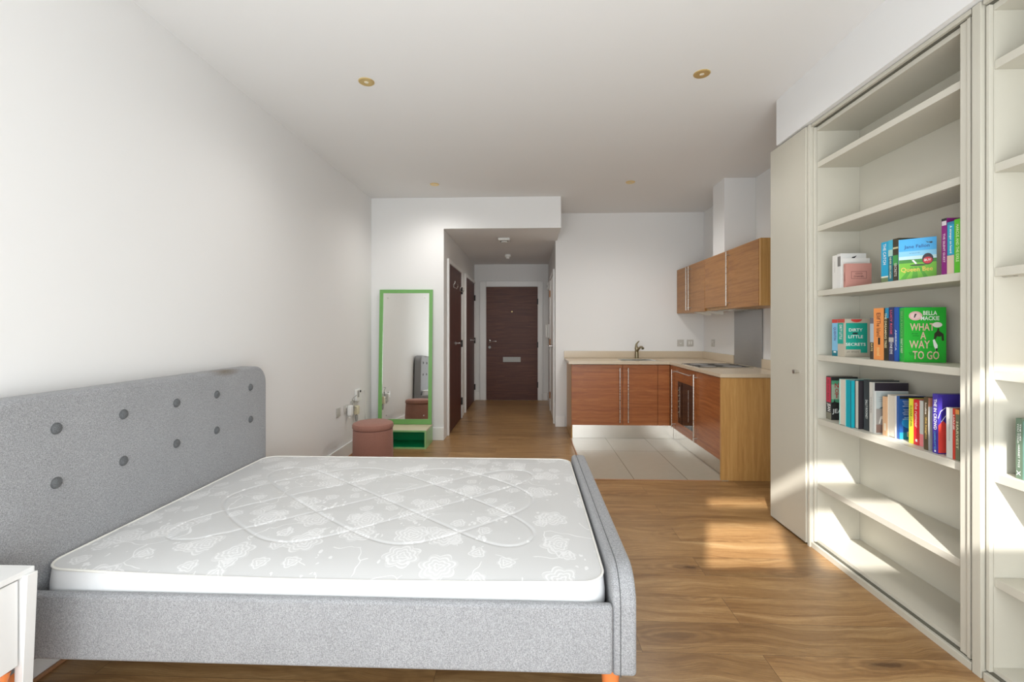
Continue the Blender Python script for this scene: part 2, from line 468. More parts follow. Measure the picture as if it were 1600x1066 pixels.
# window wall behind the camera
W0, W1, WM0, WM1 = -0.32, 1.30, 0.17, 0.29
fw = MB()
fw.box(XL, -1.70, YW-0.15, YW, 0, ZC)
fw.box(1.55, XR, YW-0.15, YW, 0, ZC)
fw.box(-1.70, 1.55, YW-0.15, YW, 2.735, ZC)
struct(fw.build('wall_front', M_wall), 'white window wall behind the viewpoint')
wf = MB()
for a, b, zt in ((-1.70, -1.62, 2.73), (-0.42, W0, 2.73), (WM0, WM1, 2.45), (W1, 1.55, 2.73)):
    wf.box(a, b, YW-0.11, YW-0.03, 0, zt)
wf.box(-1.70, 1.55, YW-0.11, YW-0.03, 0, 0.08)
wf.box(-1.70, 1.55, YW-0.11, YW-0.03, 2.425, 2.56)
wfo = struct(wf.build('window_1', M_outwall), 'white framed full height window behind the viewpoint', 'window')
MB().box(-1.66, 1.50, YW-0.075, YW-0.069, 0.04, 2.72).build('pane', M_glass, wfo)
# added unseen blinds: block the sun everywhere but the strip it comes through
bl = MB().box(-1.70, -0.36, YW-0.022, YW-0.016, 0.02, 2.70).box(-0.36, 1.55, YW-0.022, YW-0.016, 0.02, 2.0)
bl.box(-1.70, 1.55, YW-0.028, YW-0.010, 0.01, 0.03)
struct(bl.build('window_2', M_sunblock), 'unseen white blinds added to block the sun at the window behind the viewpoint', 'blind')

# baseboards
BH = 0.138
def bboard(name, dims, label):
    o = struct(MB().box(*dims).build(name, M_trim, bevel=0.004), label, 'baseboard'); return o
bboard('baseboard_left', (XL, XL+0.016, YW, YM, 0, BH), 'white baseboard along the long left wall')
bboard('baseboard_back', (XL+0.016, XH+0.004, YM-0.016, YM, 0, BH+0.01), 'white baseboard under the mirror wall')
bboard('baseboard_hall_end_left', (XH, -0.885, YE-0.016, YE, 0, BH), 'short white baseboard left of the front door')
bboard('baseboard_hall_end_right', (0.256, XHR, YE-0.016, YE, 0, BH), 'short white baseboard right of the front door')
bboard('baseboard_kitchen', (XHR-0.004, 0.478, YK-0.016, YK, 0, BH), 'short white baseboard beside the kitchen units')
bboard('baseboard_hall_left_middle', (XH, XH+0.014, 6.66, 6.80, 0, BH), 'short white baseboard between the two hall doors')
bboard('baseboard_hall_right', (XHR-0.014, XHR, 7.26, YE-0.02, 0, BH), 'white baseboard under the entry phone')
struct(MB().box(0.485, 0.50, 3.935, 5.40, 0, 0.006).box(0.485, 1.638, 3.922, 3.936, 0, 0.006).build('trim_1', M_door_edge, bevel=0.002),
       'thin brown threshold strip edging the kitchen tiles', 'trim')
struct(MB().box(XL+0.0165, XL+0.030, YW, YM-0.02, 0, 0.014).build('trim_2', M_door_edge, bevel=0.004), 'oak beading at the foot of the left baseboard', 'trim')

# ------------------------------------------------------------------ hall doors
def lever(parent, origin, out, along, m=M_chrome):
    """lever handle: rose + spindle + lever; out = normal into the room, along = lever direction"""
    o = Vector(origin); n = Vector(out); a = Vector(along)
    b = MB()
    ax = 'x' if abs(n.x) > 0 else 'y'
    s = n.x if ax == 'x' else n.y
    b.lathe([(0.001, 0), (0.026, 0.0), (0.026, 0.008*s), (0.022, 0.011*s), (0.001, 0.011*s)], 24, o, ax)
    b.tube([o, o+n*0.05, o+n*0.055+a*0.01, o+n*0.055+a*0.125], 0.0095, 12)
    return b.build('door_handle', m, parent, smooth=True)

def side_door(name, y0, y1, x, s, label, top=2.09, dmat=M_wengez):
    """door in a hall side wall; s=+1 faces +x"""
    d = struct(MB().box(min(x, x+s*0.012), max(x, x+s*0.012), y0, y1, 0.006, top).build(name, dmat, bevel=0.002), label, 'door')
    fr = MB()
    c = 0.055; t = s*0.024
    xa, xb = min(x, x+t), max(x, x+t)
    fr.box(xa, xb, y0-c, y0-0.002, 0, top+c); fr.box(xa, xb, y1+0.002, y1+c, 0, top+c)
    fr.box(xa, xb, y0-0.002, y1+0.002, top+0.003, top+c)
    fr.build('door_frame', M_trim, d, bevel=0.003)
    for z in (0.25, 1.08, 1.84):
        hx = sorted((x+s*0.013, x+s*0.034))
        MB().box(hx[0], hx[1], y1-0.030, y1+0.010, z-0.05, z+0.05).build('hinge', M_slot, d, bevel=0.002)
    return d
d1 = side_door('door_1', 5.52, 6.54, XH, 1, 'nearer dark walnut door in the left hall wall, with two coat hooks')
lever(d1, (XH+0.013, 5.62+0.38, 1.10), (1, 0, 0), (0, 1, 0))
for yy in (5.86, 6.42):
    hb = MB().tube([(XH+0.014, yy, 1.83), (XH+0.055, yy, 1.81), (XH+0.07, yy, 1.84), (XH+0.068, yy, 1.87)], 0.006, 10)
    hb.tube([(XH+0.014, yy, 1.86), (XH+0.030, yy, 1.885), (XH+0.034, yy, 1.91)], 0.005, 10)
    hb.lathe([(0.001, 0), (0.018, 0), (0.018, 0.005), (0.001, 0.005)], 16, (XH+0.0125, yy, 1.845), 'x').build('coat_hook', M_steel, d1, smooth=True)
d2 = side_door('door_2', 7.02, 8.12, XH, 1, 'farther dark walnut door in the left hall wall, next to the front door')
lever(d2, (XH+0.013, 7.55, 1.10), (1, 0, 0), (0, 1, 0))
d3 = side_door('door_3', 6.26, 7.18, XHR, -1, 'door in the right hall wall seen edge on, brown hinges showing', top=2.05, dmat=M_trim)
for h in [c for c in d3.children if c.name.startswith('hinge')]:
    h.data.materials[0] = M_door_edge
lever(d3, (XHR-0.013, 6.42, 1.05), (-1, 0, 0), (0, 1, 0))
# front door
d4 = struct(MB().box(-0.766, 0.162, YE-0.012, YE, 0.004, 2.047).build('door_4', M_wenge, bevel=0.002), 'dark walnut front door at the end of the hall with a letter plate', 'door')
fr = MB().box(-0.882, -0.769, YE-0.028, YE, 0, 2.148).box(0.165, 0.254, YE-0.028, YE, 0, 2.148).box(-0.769, 0.165, YE-0.028, YE, 2.05, 2.148)
fr.build('door_frame', M_trim, d4, bevel=0.003)
lever(d4, (-0.705, YE-0.012, 1.065), (0, -1, 0), (1, 0, 0))
MB().lathe([(0.001, 0), (0.024, 0), (0.024, -0.008), (0.001, -0.008)], 20, (-0.705, YE-0.012, 0.955), 'y').build('lock_escutcheon', M_dull, d4, smooth=True)
lp = MB().box(-0.463, -0.145, YE-0.018, YE-0.012, 0.690, 0.780).build('letter_plate', M_dull, d4, bevel=0.002)
MB().box(-0.438, -0.170, YE-0.022, YE-0.018, 0.712, 0.758).build('letter_flap', M_dull, lp, bevel=0.002)
MB().lathe([(0.001, 0), (0.013, 0), (0.011, -0.008), (0.001, -0.009)], 16, (-0.301, YE-0.012, 1.60), 'y').build('peephole', M_brass, d4, smooth=True)
for z in (0.28, 1.0, 1.78):
    MB().box(0.150, 0.172, YE-0.034, YE-0.028, z-0.05, z+0.05).build('hinge', M_slot, d4)

# entry phone and small box in the hall
ph = thing('entry_phone', 'white entry phone handset on the right hall wall near the front door', 'phone', (XHR, 7.86, 1.25))
MB().box(-0.030, 0, -0.05, 0.05, -0.12, 0.12).build('base', M_plastic, ph, bevel=0.006)
MB().box(-0.070, -0.030, -0.048, -0.002, -0.115, 0.115).build('handset', M_plastic, ph, bevel=0.010)
MB().tube([(-0.02, -0.02, -0.11), (-0.03, -0.02, -0.2), (-0.03, 0.0, -0.24), (-0.02, 0.02, -0.12)], 0.003, 8).build('cord', M_plastic, ph, smooth=True)
ab = thing('alarm_sounder', 'small white alarm box high on the right hall wall', 'alarm', (XHR, 7.92, 2.03))
MB().box(-0.032, 0, -0.055, 0.055, -0.065, 0.065).build('body', M_plastic, ab, bevel=0.006)
MB().lathe([(0.001, 0), (0.014, 0), (0.012, -0.004), (0.001, -0.004)], 16, (-0.032, 0, 0.0), 'x').build('indicator', M_slot, ab)

def ceiling_disc(name, label, x, y, r, h, z=ZH):
    t = thing(name, label, 'smoke alarm', (x, y, z))
    MB().lathe([(0.001, 0), (r, 0), (r, -h*0.45), (r*0.86, -h*0.6), (r*0.001, -h*0.6)], 32).build('base', M_plastic, t, smooth=True)
    MB().lathe([(0.001, -h*0.6), (r*0.62, -h*0.6), (r*0.52, -h), (0.001, -h)], 32).build('sensor', M_plastic, t, smooth=True)
    for k in range(1):
        MB().lathe([(r*0.66, -h*0.46), (r*0.70, -h*0.62), (r*0.66, -h*0.62), (r*0.62, -h*0.46)], 32).build('vent_ring', M_slot, t)
    return t
sa = thing('smoke_alarm', 'nearer larger boxy smoke alarm on the hall ceiling', 'smoke alarm', (-0.315, 5.86, ZH))
MB().box(-0.075, 0.075, -0.075, 0.075, -0.034, 0.0).build('base', M_plastic, sa, bevel=0.008)
MB().lathe([(0.001, -0.0345), (0.046, -0.0345), (0.040, -0.050), (0.001, -0.052)], 32).build('sensor', M_plastic, sa, smooth=True)
MB().lathe([(0.047, -0.0345), (0.052, -0.0345), (0.052, -0.0375), (0.047, -0.0375)], 32).build('vent_ring', M_slot, sa)
ceiling_disc('smoke_alarm', 'smaller smoke detector on the hall ceiling, farther in', -0.328, 7.15, 0.050, 0.062)

# ------------------------------------------------------------------ recessed downlights
def downlight(x, y, label):
    t = thing('downlight', label, 'ceiling light', (x, y, ZC), group=None)
    MB().lathe([(0.0345, 0.0), (0.048, 0.0), (0.048, -0.003), (0.044, -0.006), (0.0345, -0.005)], 40).build('trim_ring', M_brass, t, smooth=True)
    MB().lathe([(0.001, -0.0006), (0.034, -0.0006), (0.034, -0.0030), (0.026, -0.0012), (0.001, -0.0012)], 40).build('reflector', M_brass, t, smooth=True)
    MB().lathe([(0.001, -0.0014), (0.016, -0.0014), (0.013, -0.0055), (0.001, -0.0075)], 24).build('lamp', mat('frosted_bulb', (0.80, 0.74, 0.58), 0.2), t, smooth=True)
    return t
downlight(-0.997, 2.764, 'brass recessed ceiling light, nearer one on the left over the bed')
downlight(1.031, 2.750, 'brass recessed ceiling light, nearer one on the right')
downlight(-0.990, 4.761, 'brass recessed ceiling light, far left before the bulkhead')
downlight(1.055, 4.763, 'brass recessed ceiling light, far right before the kitchen')
for x, y in ((-0.997, 2.764), (1.031, 2.750), (-0.990, 4.761), (1.055, 4.763)):
    lamp('downlight_glow', 'SPOT', (x, y, ZC-0.03), {(-1, 1): 36, (1, 1): 60, (-1, 0): 22, (1, 0): 24}[(1 if x > 0 else -1, int(y > 4))], (1.0, 0.97, 0.93), (0, 0, -1), spot_size=math.radians(165), spot_blend=1.0, shadow_soft_size=0.25)  # added fill spots to even the room's brightness; the fittings themselves are unlit
lamp('hall_fill', 'SPOT', (-0.32, 6.9, ZH-0.05), 20, (1.0, 0.93, 0.84), (0, 0, -1), spot_size=math.radians(170), spot_blend=1.0, shadow_soft_size=0.3)  # added fill light for the hall, no fitting here

# ------------------------------------------------------------------ kitchen base units
def bar_handle(parent, p0, p1, out, r=0.006, post=0.035):
    a, b, n = Vector(p0), Vector(p1), Vector(out)
    d = (b-a).normalized()
    m = MB()
    m.tube([a+n*post, b+n*post], r, 12)
    for q in (a+d*0.03, b-d*0.03):
        m.tube([q, q+n*(post-0.001)], r*0.95, 10)
    return m.build('handle', M_steel, parent, smooth=True)
CZ0, CZ1 = 0.165, 0.872   # door bottom / top
YF = 5.362; XF = 1.645; T = 0.020
# sink unit
su = thing('base_cabinet', 'cherry veneered sink cabinet with two doors below the tap', 'cabinet', (0.50, YF+T, 0))
MB().box(0.002, 0.016, 0.002, YK-YF-T-0.02, 0.0, 0.878).build('side_panel', M_oak, su)
MB().box(0.018, 1.000, 0.002, YK-YF-T-0.02, CZ0, 0.700).build('carcass', M_oak, su)
for a, b, hx in ((0.003, 0.596, 0.560), (0.600, 1.003, 0.656)):
    dd = MB().box(a, b, -T, 0, CZ0, CZ1).build('door', M_cherry, su, bevel=0.0015)
    bar_handle(dd, (hx, -T, 0.20), (hx, -T, 0.838), (0, -1, 0))
MB().box(1.007, 1.142, -T, 0, CZ0, CZ1).build('filler_panel', M_cherry, su, bevel=0.0015)
# right run : oven unit
ou = thing('oven_cabinet', 'cherry veneered cabinet with built in oven under the hob', 'oven', (XF+T, 4.548, 0))
MB().box(0.002, XR-XF-T-0.01, 0.0, 0.79, CZ0, 0.875).build('carcass', M_oak, ou)
MB().box(-T, 0, 0.622, 0.808, CZ0, CZ1).build('filler_panel', M_cherry, ou, bevel=0.0015)
od = MB()
od.box(-T, 0, 0.003, 0.617, 0.800, CZ1)   # frame: top, bottom, stiles around the glass
od.box(-T, 0, 0.003, 0.617, CZ0, 0.262)
od.box(-T, 0, 0.003, 0.060, 0.262, 0.800)
od.box(-T, 0, 0.530, 0.617, 0.262, 0.800)
odo = od.build('oven_door', M_cherry, ou)
gl = MB().box(-T-0.002, -T+0.006, 0.060, 0.530, 0.262, 0.716).build('oven_glass', M_ovenglass, odo, bevel=0.001)
for yy in (0.468, 0.20):
    MB().box(-T-0.0035, -T-0.002, yy, yy+0.006, 0.330, 0.660).build('rack_rail', M_steel, gl)
MB().box(-T, -T+0.006, 0.060, 0.530, 0.716, 0.800).build('control_panel', M_cherry, odo)
for i, z in enumerate((0.38, 0.44, 0.50, 0.56, 0.62)):
    MB().lathe([(0.001, 0), (0.007, 0), (0.006, -0.008), (0.001, -0.009)], 14, (-T-0.002, 0.500, z), 'x').build('knob', M_bronze, gl, smooth=True)  # dots modelled in place of a knob column's reflection in the glass
hb = MB().tube([(-T-0.032, 0.10, 0.822), (-T-0.032, 0.585, 0.822)], 0.0065, 12)
hb.tube([(-T, 0.13, 0.822), (-T-0.031, 0.13, 0.822)], 0.006, 10).tube([(-T, 0.56, 0.822), (-T-0.031, 0.56, 0.822)], 0.006, 10)
hb.build('oven_handle', M_steel, odo, smooth=True)
bar_handle(ou, (-T, 0.640, 0.19), (-T, 0.640, 0.835), (-1, 0, 0))
# right run : near cupboard
nu = thing('base_cabinet', 'cherry veneered cupboard at the near end of the kitchen with pale oak end panel', 'cabinet', (XF+T, 3.945, 0))
MB().box(0.002, XR-XF-T-0.01, 0.022, 0.598, CZ0, 0.875).build('carcass', M_oak, nu)
MB().box(-T-0.007, XR-XF-T-0.004, -0.004, 0.018, 0.0, 0.877).build('end_panel', M_oak, nu, bevel=0.001)
dd = MB().box(-T, 0, 0.020, 0.600, CZ0, CZ1).build('door', M_cherry, nu, bevel=0.0015)
bar_handle(dd, (-T, 0.565, 0.19), (-T, 0.565, 0.845), (-1, 0, 0), r=0.0075)
# plinths
pl = MB().box(0.502, 1.6935, 5.395, 5.410, 0.0045, 0.160).build('plinth', M_plinth)
pl.parent = su; pl.matrix_parent_inverse = Matrix.Translation(-su.location)
pl = MB().box(1.695, 1.710, 3.967, 5.392, 0.0045, 0.160).build('plinth', M_plinth)
pl.parent = nu; pl.matrix_parent_inverse = Matrix.Translation(-nu.location)
# worktop: L shape with sink bowl opening, splash upstands as parts
wt = thing('worktop', 'beige stone L shaped worktop with low upstand along the walls', 'worktop', (0, 0, 0))
SX0, SX1, SY0, SY1 = 1.12, 1.56, 5.50, 5.86
b = MB()
yb, yf = YK-0.004, 5.335
b.box(0.468, SX0, yf, yb, 0.880, 0.910)
b.box(SX1, XR-0.004, yf, yb, 0.880, 0.910)
b.box(SX0, SX1, yf, SY0, 0.880, 0.910)
b.box(SX0, SX1, SY1, yb, 0.880, 0.910)
b.box(1.628, XR-0.004, 3.930, yf, 0.880, 0.910)
b.build('slab', M_stone, wt)
MB().box(0.466, XR-0.005, YK-0.022, YK-0.003, 0.911, 1.000).build('upstand', M_stone, wt, bevel=0.0015)
MB().box(XR-0.022, XR-0.003, 5.122, YK-0.024, 0.911, 1.000).build('upstand', M_stone, wt, bevel=0.0015)
MB().box(XR-0.022, XR-0.003, 3.955, 4.515, 0.911, 1.000).build('upstand', M_stone, wt, bevel=0.0015)
# sink bowl
sk = thing('sink', 'steel sink bowl set into the beige worktop', 'sink', (0, 0, 0))
b = MB()
b.box(SX0+0.001, SX0+0.004, SY0+0.001, SY1-0.001, 0.72, 0.906).box(SX1-0.004, SX1-0.001, SY0+0.001, SY1-0.001, 0.72, 0.906)
b.box(SX0+0.004, SX1-0.004, SY0+0.001, SY0+0.004, 0.72, 0.906).box(SX0+0.004, SX1-0.004, SY1-0.004, SY1-0.001, 0.72, 0.906)
b.box(SX0+0.001, SX1-0.001, SY0+0.001, SY1-0.001, 0.715, 0.72)
b.build('bowl', M_steel, sk)
MB().lathe([(0.001, 0), (0.04, 0), (0.035, 0.004), (0.001, 0.002)], 24, ((SX0+SX1)/2, (SY0+SY1)/2, 0.7205)).build('drain', M_chrome, sk, smooth=True)
# tap
tp = thing('tap', 'bronze coloured kitchen mixer tap behind the sink', 'tap', (1.393, 5.925, 0.911))
MB().lathe([(0.001, 0), (0.030, 0), (0.030, 0.006), (0.024, 0.012), (0.022, 0.10), (0.026, 0.135), (0.020, 0.15), (0.001, 0.152)], 24).build('body', M_bronze, tp, smooth=True)
MB().tube([(0.0, -0.005, 0.09), (0.012, -0.05, 0.125), (0.022, -0.10, 0.150), (0.030, -0.15, 0.152), (0.034, -0.18, 0.135)], 0.014, 14, radii=[0.016, 0.015, 0.014, 0.014, 0.017]).build('spout', M_bronze, tp, smooth=True)
MB().tube([(-0.006, 0, 0.145), (-0.004, 0.0, 0.18), (0.012, 0.0, 0.205), (0.032, 0.0, 0.222)], 0.008, 12, radii=[0.018, 0.013, 0.009, 0.007]).build('lever', M_bronze, tp, smooth=True)
# hob
hb = thing('hob', 'black glass electric hob on the right hand worktop', 'hob', (1.668, 4.52, 0.9105))
MB().box(0, 0.52, 0, 0.515, 0, 0.006).build('glass_top', M_glassb, hb, bevel=0.002)
MB().box(-0.004, 0, -0.004, 0.519, 0, 0.007).box(0.52, 0.524, -0.004, 0.519, 0, 0.007).box(0, 0.52, -0.004, 0, 0, 0.007).box(0, 0.52, 0.515, 0.519, 0, 0.007).build('rim', M_steel, hb)
for (cx, cy, r) in ((0.14, 0.14, 0.075), (0.14, 0.38, 0.09), (0.38, 0.14, 0.09), (0.38, 0.38, 0.075)):
    MB().lathe([(r-0.002, 0.0060), (r, 0.0060), (r, 0.0064), (r-0.002, 0.0064)], 40, (cx, cy, 0)).build('cooking_zone', mat('hob_ring_print', (0.30, 0.30, 0.30), 0.4), hb)
# splashback
sp = MB().box(XR-0.014, XR-0.002, 4.520, 5.118, 0.9115, 1.490).build('splashback', M_splash, bevel=0.001)
tag(sp, 'grey brushed steel splashback standing behind the hob', 'splashback')

# ------------------------------------------------------------------ wall cabinets
UX = 1.935; UD = XR-UX-0.006
def wall_unit(y0, y1, doors, label, z0=1.490, z1=2.057, near_end=False, doorz=None):
    t = thing('wall_cabinet', label, 'cabinet', (UX, y0, z0))
    L = y1-y0
    MB().box(T, UD, 0.0005, L-0.0005, 0.0, z1-z0).build('carcass', M_oak, t, bevel=0.001)
    for (a, b, hy) in doors:
        dz = 0.0 if doorz is None else doorz
        d = MB().box(0.0, T-0.0015, a+0.0015, b-0.0015, dz, z1-z0-0.001).build('door', M_cherryup, t, bevel=0.0015)
        if hy is not None:
            bar_handle(d, (0, hy, dz+0.025), (0, hy, z1-z0-0.02), (-1, 0, 0), r=0.0058)
    if near_end:
        MB().box(0.003, UD, -0.028, -0.001, 0.0, z1-z0).build('end_panel', M_oak, t, bevel=0.001)
    return t
wall_unit(5.081, YK-0.008, [(0, 0.455, 0.415), (0.458, 0.94, 0.497)], 'cherry wall cabinet with two doors in the far kitchen corner')
hd = wall_unit(4.500, 5.079, [(0, 0.578, None)], 'cherry wall cabinet hiding the cooker hood, middle of the row', doorz=0.028)
MB().box(0.09, UD-0.03, 0.05, 0.53, -0.007, -0.0005).build('hood_grille', M_steel, hd, bevel=0.001)
wall_unit(3.905, 4.498, [(0, 0.592, 0.553)], 'cherry wall cabinet nearest the camera at the end of the row', near_end=True)
# wedge lights under cabinets
def wedge(x, y, label):
    t = thing('under_cabinet_light', label, 'light', (x, y, 1.4895))
    b = MB()
    b.prism([(0, 0), (0.17, 0), (0.17, -0.038), (0.15, -0.040)], -0.055, 0.055, 'xz')
    b.build('housing', mat('pale_metal', (0.78, 0.76, 0.68), 0.35, 0.0), t, bevel=0.001)
    MB().box(0.155, 0.168, -0.035, 0.035, -0.0425, -0.0405).build('lens', M_plastic, t)
wedge(1.965, 5.46, 'wedge shaped light under the wall cabinets, left one')
wedge(1.985, 5.17, 'wedge shaped light under the wall cabinets, right one')

# sockets
def socket(loc, rz, label, double=False, kind='switched'):
    """plate in local xz plane facing local -y"""
    t = thing('wall_socket', label, 'socket', loc, rz)
    wd = 0.073 if double else 0.043
    MB().box(-wd, wd, -0.010, 0, -0.043, 0.043).build('face_plate', M_plate, t, bevel=0.003)
    if kind == 'switched':
        MB().box(-0.010, 0.010, -0.0135, -0.010, 0.008, 0.030).build('rocker', M_plastic, t, bevel=0.002)
        for dx, dz in ((0, -0.004), (-0.011, -0.022), (0.011, -0.022)):
            MB().box(dx-0.003, dx+0.003, -0.0104, -0.010, dz-0.004, dz+0.003).build('pin_hole', M_slot, t)
    elif kind == 'grid':
        for dx in (-0.014, 0.014):
            MB().box(dx-0.008, dx+0.008, -0.0135, -0.010, -0.020, 0.020).build('rocker', M_plastic, t, bevel=0.002)
    elif kind == 'indicator':
        MB().box(-0.012, 0.012, -0.0135, -0.010, -0.012, 0.012).build('rocker', M_plastic, t, bevel=0.002)
        MB().box(-0.006, 0.006, -0.0142, -0.0135, 0.002, 0.008).build('indicator', M_slot, t)
    return t
socket((1.983, YK-0.0005, 1.108), 0, 'white fused switch with dark indicator above the worktop, left one', kind='indicator')
socket((2.107, YK-0.0005, 1.108), 0, 'white twin switch above the worktop, right next to the corner', kind='grid')
socket((XR-0.0005, 5.72, 1.115), -PI/2, 'white socket on the hob side wall by the corner')
socket((XL+0.0005, 4.315, 0.490), PI/2, 'blank white wall plate low on the left wall, nearest the headboard', kind='blank')
socket((XL+0.0005, 4.495, 0.490), PI/2, 'low white socket on the left wall holding a charger plug')
socket((XL+0.0005, 4.66, 0.505), PI/2, 'low white socket on the left wall behind the black tangle of adapters')
pg = thing('plug_charger', 'white plug in charger in the low left wall socket', 'charger', (XL+0.0115, 4.53, 0.475))
MB().box(0, 0.050, -0.028, 0.028, -0.060, 0.048).build('body', M_plastic, pg, bevel=0.012)
MB().box(0.010, 0.030, -0.010, 0.010, -0.085, -0.060).build('cable_relief', M_plastic, pg, bevel=0.003)
ro = thing('internet_router_box', 'small white wall box with cables above the pink stool', 'router', (XL+0.0015, 4.78, 0.54))
MB().box(0, 0.030, -0.055, 0.075, -0.02, 0.115).build('body', M_plastic, ro, bevel=0.008)
MB().box(0.030, 0.033, -0.045, 0.0, 0.03, 0.10).build('grille', mat('grey_plastic', (0.35, 0.35, 0.33), 0.5), ro, bevel=0.001)
MB().lathe([(0.001, 0), (0.012, 0), (0.012, 0.006), (0.001, 0.006)], 16, (0.030, 0.035, 0.085), 'x').build('indicator', M_slot, ro)
ad = thing('power_adapter', 'cream power adapter hanging below the wall box', 'adapter', (XL+0.012, 4.70, 0.455))
MB().box(0, 0.045, -0.025, 0.035, -0.055, 0.035).build('body', mat('cream_plastic', (0.66, 0.60, 0.42), 0.4), ad, bevel=0.008)
MB().lathe([(0.001, -0.13), (0.010, -0.13), (0.016, -0.10), (0.016, -0.07), (0.001, -0.055)], 16, (0.02, 0.005, 0)).build('cable_plug', mat('grey_plastic'), ad, smooth=True)
cb = MB()
cb.tube([(XL+0.03, 4.86, 0.62), (XL+0.045, 4.90, 0.63), (XL+0.05, 4.94, 0.56), (XL+0.04, 4.95, 0.44), (XL+0.035, 4.95, 0.30), (XL+0.04, 4.93, 0.16), (XL+0.05, 4.90, 0.02)], 0.004, 8)
tag(cb.build('cable', M_plastic, smooth=True), 'white cable looping from the wall box down to the floor', 'cable')
cb = MB()
pts = []
for i in range(40):
    a = i/39*5*PI
    pts.append((XL+0.035+0.012*math.sin(a*1.3), 4.645+0.035*math.cos(a), 0.60-0.15*i/39+0.012*math.sin(a)))
cb.tube(pts, 0.0035, 6)
tag(cb.build('coiled_lead', mat('grey_plastic'), smooth=True), 'tangled grey lead between the charger and the wall box', 'cable')

# ------------------------------------------------------------------ mirror, shelf box, stool
mr = thing('floor_mirror', 'tall green framed mirror leaning on the wall', 'mirror', (-1.414, 5.145, 0.2025))
mr.rotation_euler = (math.radians(-2.6), 0, math.radians(0.9))
MW, MH, FW = 0.614/2, 1.545, 0.040
fr = MB()
fr.box(-MW, -MW+FW, 0, 0.024, 0, MH).box(MW-FW, MW, 0, 0.024, 0, MH).box(-MW+FW, MW-FW, 0, 0.024, 0, 0.058).box(-MW+FW, MW-FW, 0, 0.024, MH-FW, MH)
fr.build('frame', M_green, mr)
MB().box(-MW+FW, MW-FW, 0.008, 0.012, 0.058, MH-FW).build('mirror_glass', M_mirror, mr)
MB().box(-MW+FW, MW-FW, 0.013, 0.022, 0.058, MH-FW).build('backing', M_birch, mr)
MB().box(-MW-0.001, -MW+0.001, 0.001, 0.023, 0, MH).build('frame_edge', M_greenlt, mr)
for xx in (-0.215, 0.215):
    for zz in (MH-FW-0.055, 0.10):
        MB().lathe([(0.001, 0), (0.007, 0), (0.006, -0.003), (0.001, -0.0035)], 14, (xx, 0.0079, zz), 'y').build('mirror_screw', M_steel, mr, smooth=True)
bx = thing('mirror_shelf_box', 'low open green box under the mirror with a pale top', 'shelf', (-1.414, 4.858, 0))
BW, BD, BHt = 0.312, 0.325, 0.200
MB().box(-BW, BW, 0, BD, BHt-0.016, BHt).build('top_board', M_birch, bx, bevel=0.001)
MB().box(-BW, -BW+0.018, 0, BD, 0, BHt-0.0165).build('side_board', M_greenlt, bx, bevel=0.001)
MB().box(BW-0.018, BW, 0, BD, 0, BHt-0.0165).build('side_board', M_greenlt, bx, bevel=0.001)
MB().box(-BW+0.0185, BW-0.0185, 0, BD, 0, 0.018).build('bottom_board', M_greenin, bx, bevel=0.001)
MB().box(-BW+0.0185, BW-0.0185, BD-0.012, BD, 0.0185, BHt-0.0165).build('back_board', M_greenin, bx)
ed = MB().box(-BW, BW, -0.003, -0.0002, BHt-0.018, BHt).box(-BW, BW, -0.003, -0.0002, 0, 0.018)
ed.box(-BW, -BW+0.018, -0.003, -0.0002, 0.018, BHt-0.018).box(BW-0.018, BW, -0.003, -0.0002, 0.018, BHt-0.018)
ed.build('front_edging', M_greenlt, bx)
st = thing('storage_stool', 'round dusty pink velvet stool standing beside the wall plugs', 'stool', (-1.452, 4.20, 0))
b = MB()
prof = [(0.001, 0.002), (0.172, 0.002), (0.178, 0.012), (0.183, 0.12), (0.182, 0.25), (0.178, 0.364), (0.001, 0.366)]
b.lathe(prof, 48).build('body', M_pink, st, smooth=True)
MB().lathe([(0.001, 0.366), (0.176, 0.366), (0.176, 0.3705), (0.001, 0.3705)], 48).build('seam', M_pinkdk, st, smooth=True)
MB().lathe([(0.001, 0.371), (0.180, 0.371), (0.185, 0.381), (0.185, 0.403), (0.178, 0.417), (0.155, 0.426), (0.10, 0.431), (0.001, 0.432)], 48).build('padded_lid', M_pink, st, smooth=True)

# ------------------------------------------------------------------ bed
bed = thing('bed_frame', 'grey upholstered double bed frame with a buttoned headboard', 'bed', (0, 0, 0))
BY0, BY1 = 1.335, 2.900
def rounded_panel(y0, y1, z0, z1, r, n=10):
    pts = [(y0, z0), (y1, z0)]
    for i in range(n+1):
        a = PI/2*i/n
        pts.append((y1-r+r*math.cos(a), z1-r+r*math.sin(a)))
    for i in range(n+1):
        a = PI/2+PI/2*i/n
        pts.append((y0+r+r*math.cos(a), z1-r+r*math.sin(a)))
    return pts
hbd = MB().prism(rounded_panel(BY0, BY1, 0.15, 1.062, 0.115), XL+0.022, -1.702, 'yz').build('headboard', M_greyhead, bed, bevel=0.016, seg=4)
# top edge of headboard has a stained patch near its far end
stn = MB()
for iz, by in enumerate((2.727, 2.425, 2.141, 1.853, 1.580)):
    for z in (0.938, 0.742):
        bt = MB().lathe([(0.001, 0.0), (0.0175, 0.0), (0.0185, 0.003), (0.015, 0.008), (0.008, 0.011), (0.001, 0.012)], 24, (-1.7025, by, z), 'x')
        bo = bt.build('button', M_greydk, bed, smooth=True)
        MB().lathe([(0.0180, -0.0004), (0.0215, -0.0004), (0.0200, 0.0022), (0.0180, 0.0010)], 24, (-1.7020, by, z), 'x').build('button_ring', M_greydk, bo, smooth=True)
fbd = MB().prism(rounded_panel(1.482, 2.958, 0.170, 0.505, 0.11, 14), 0.272, 0.350, 'yz').build('footboard', M_grey, bed, bevel=0.014, seg=4)
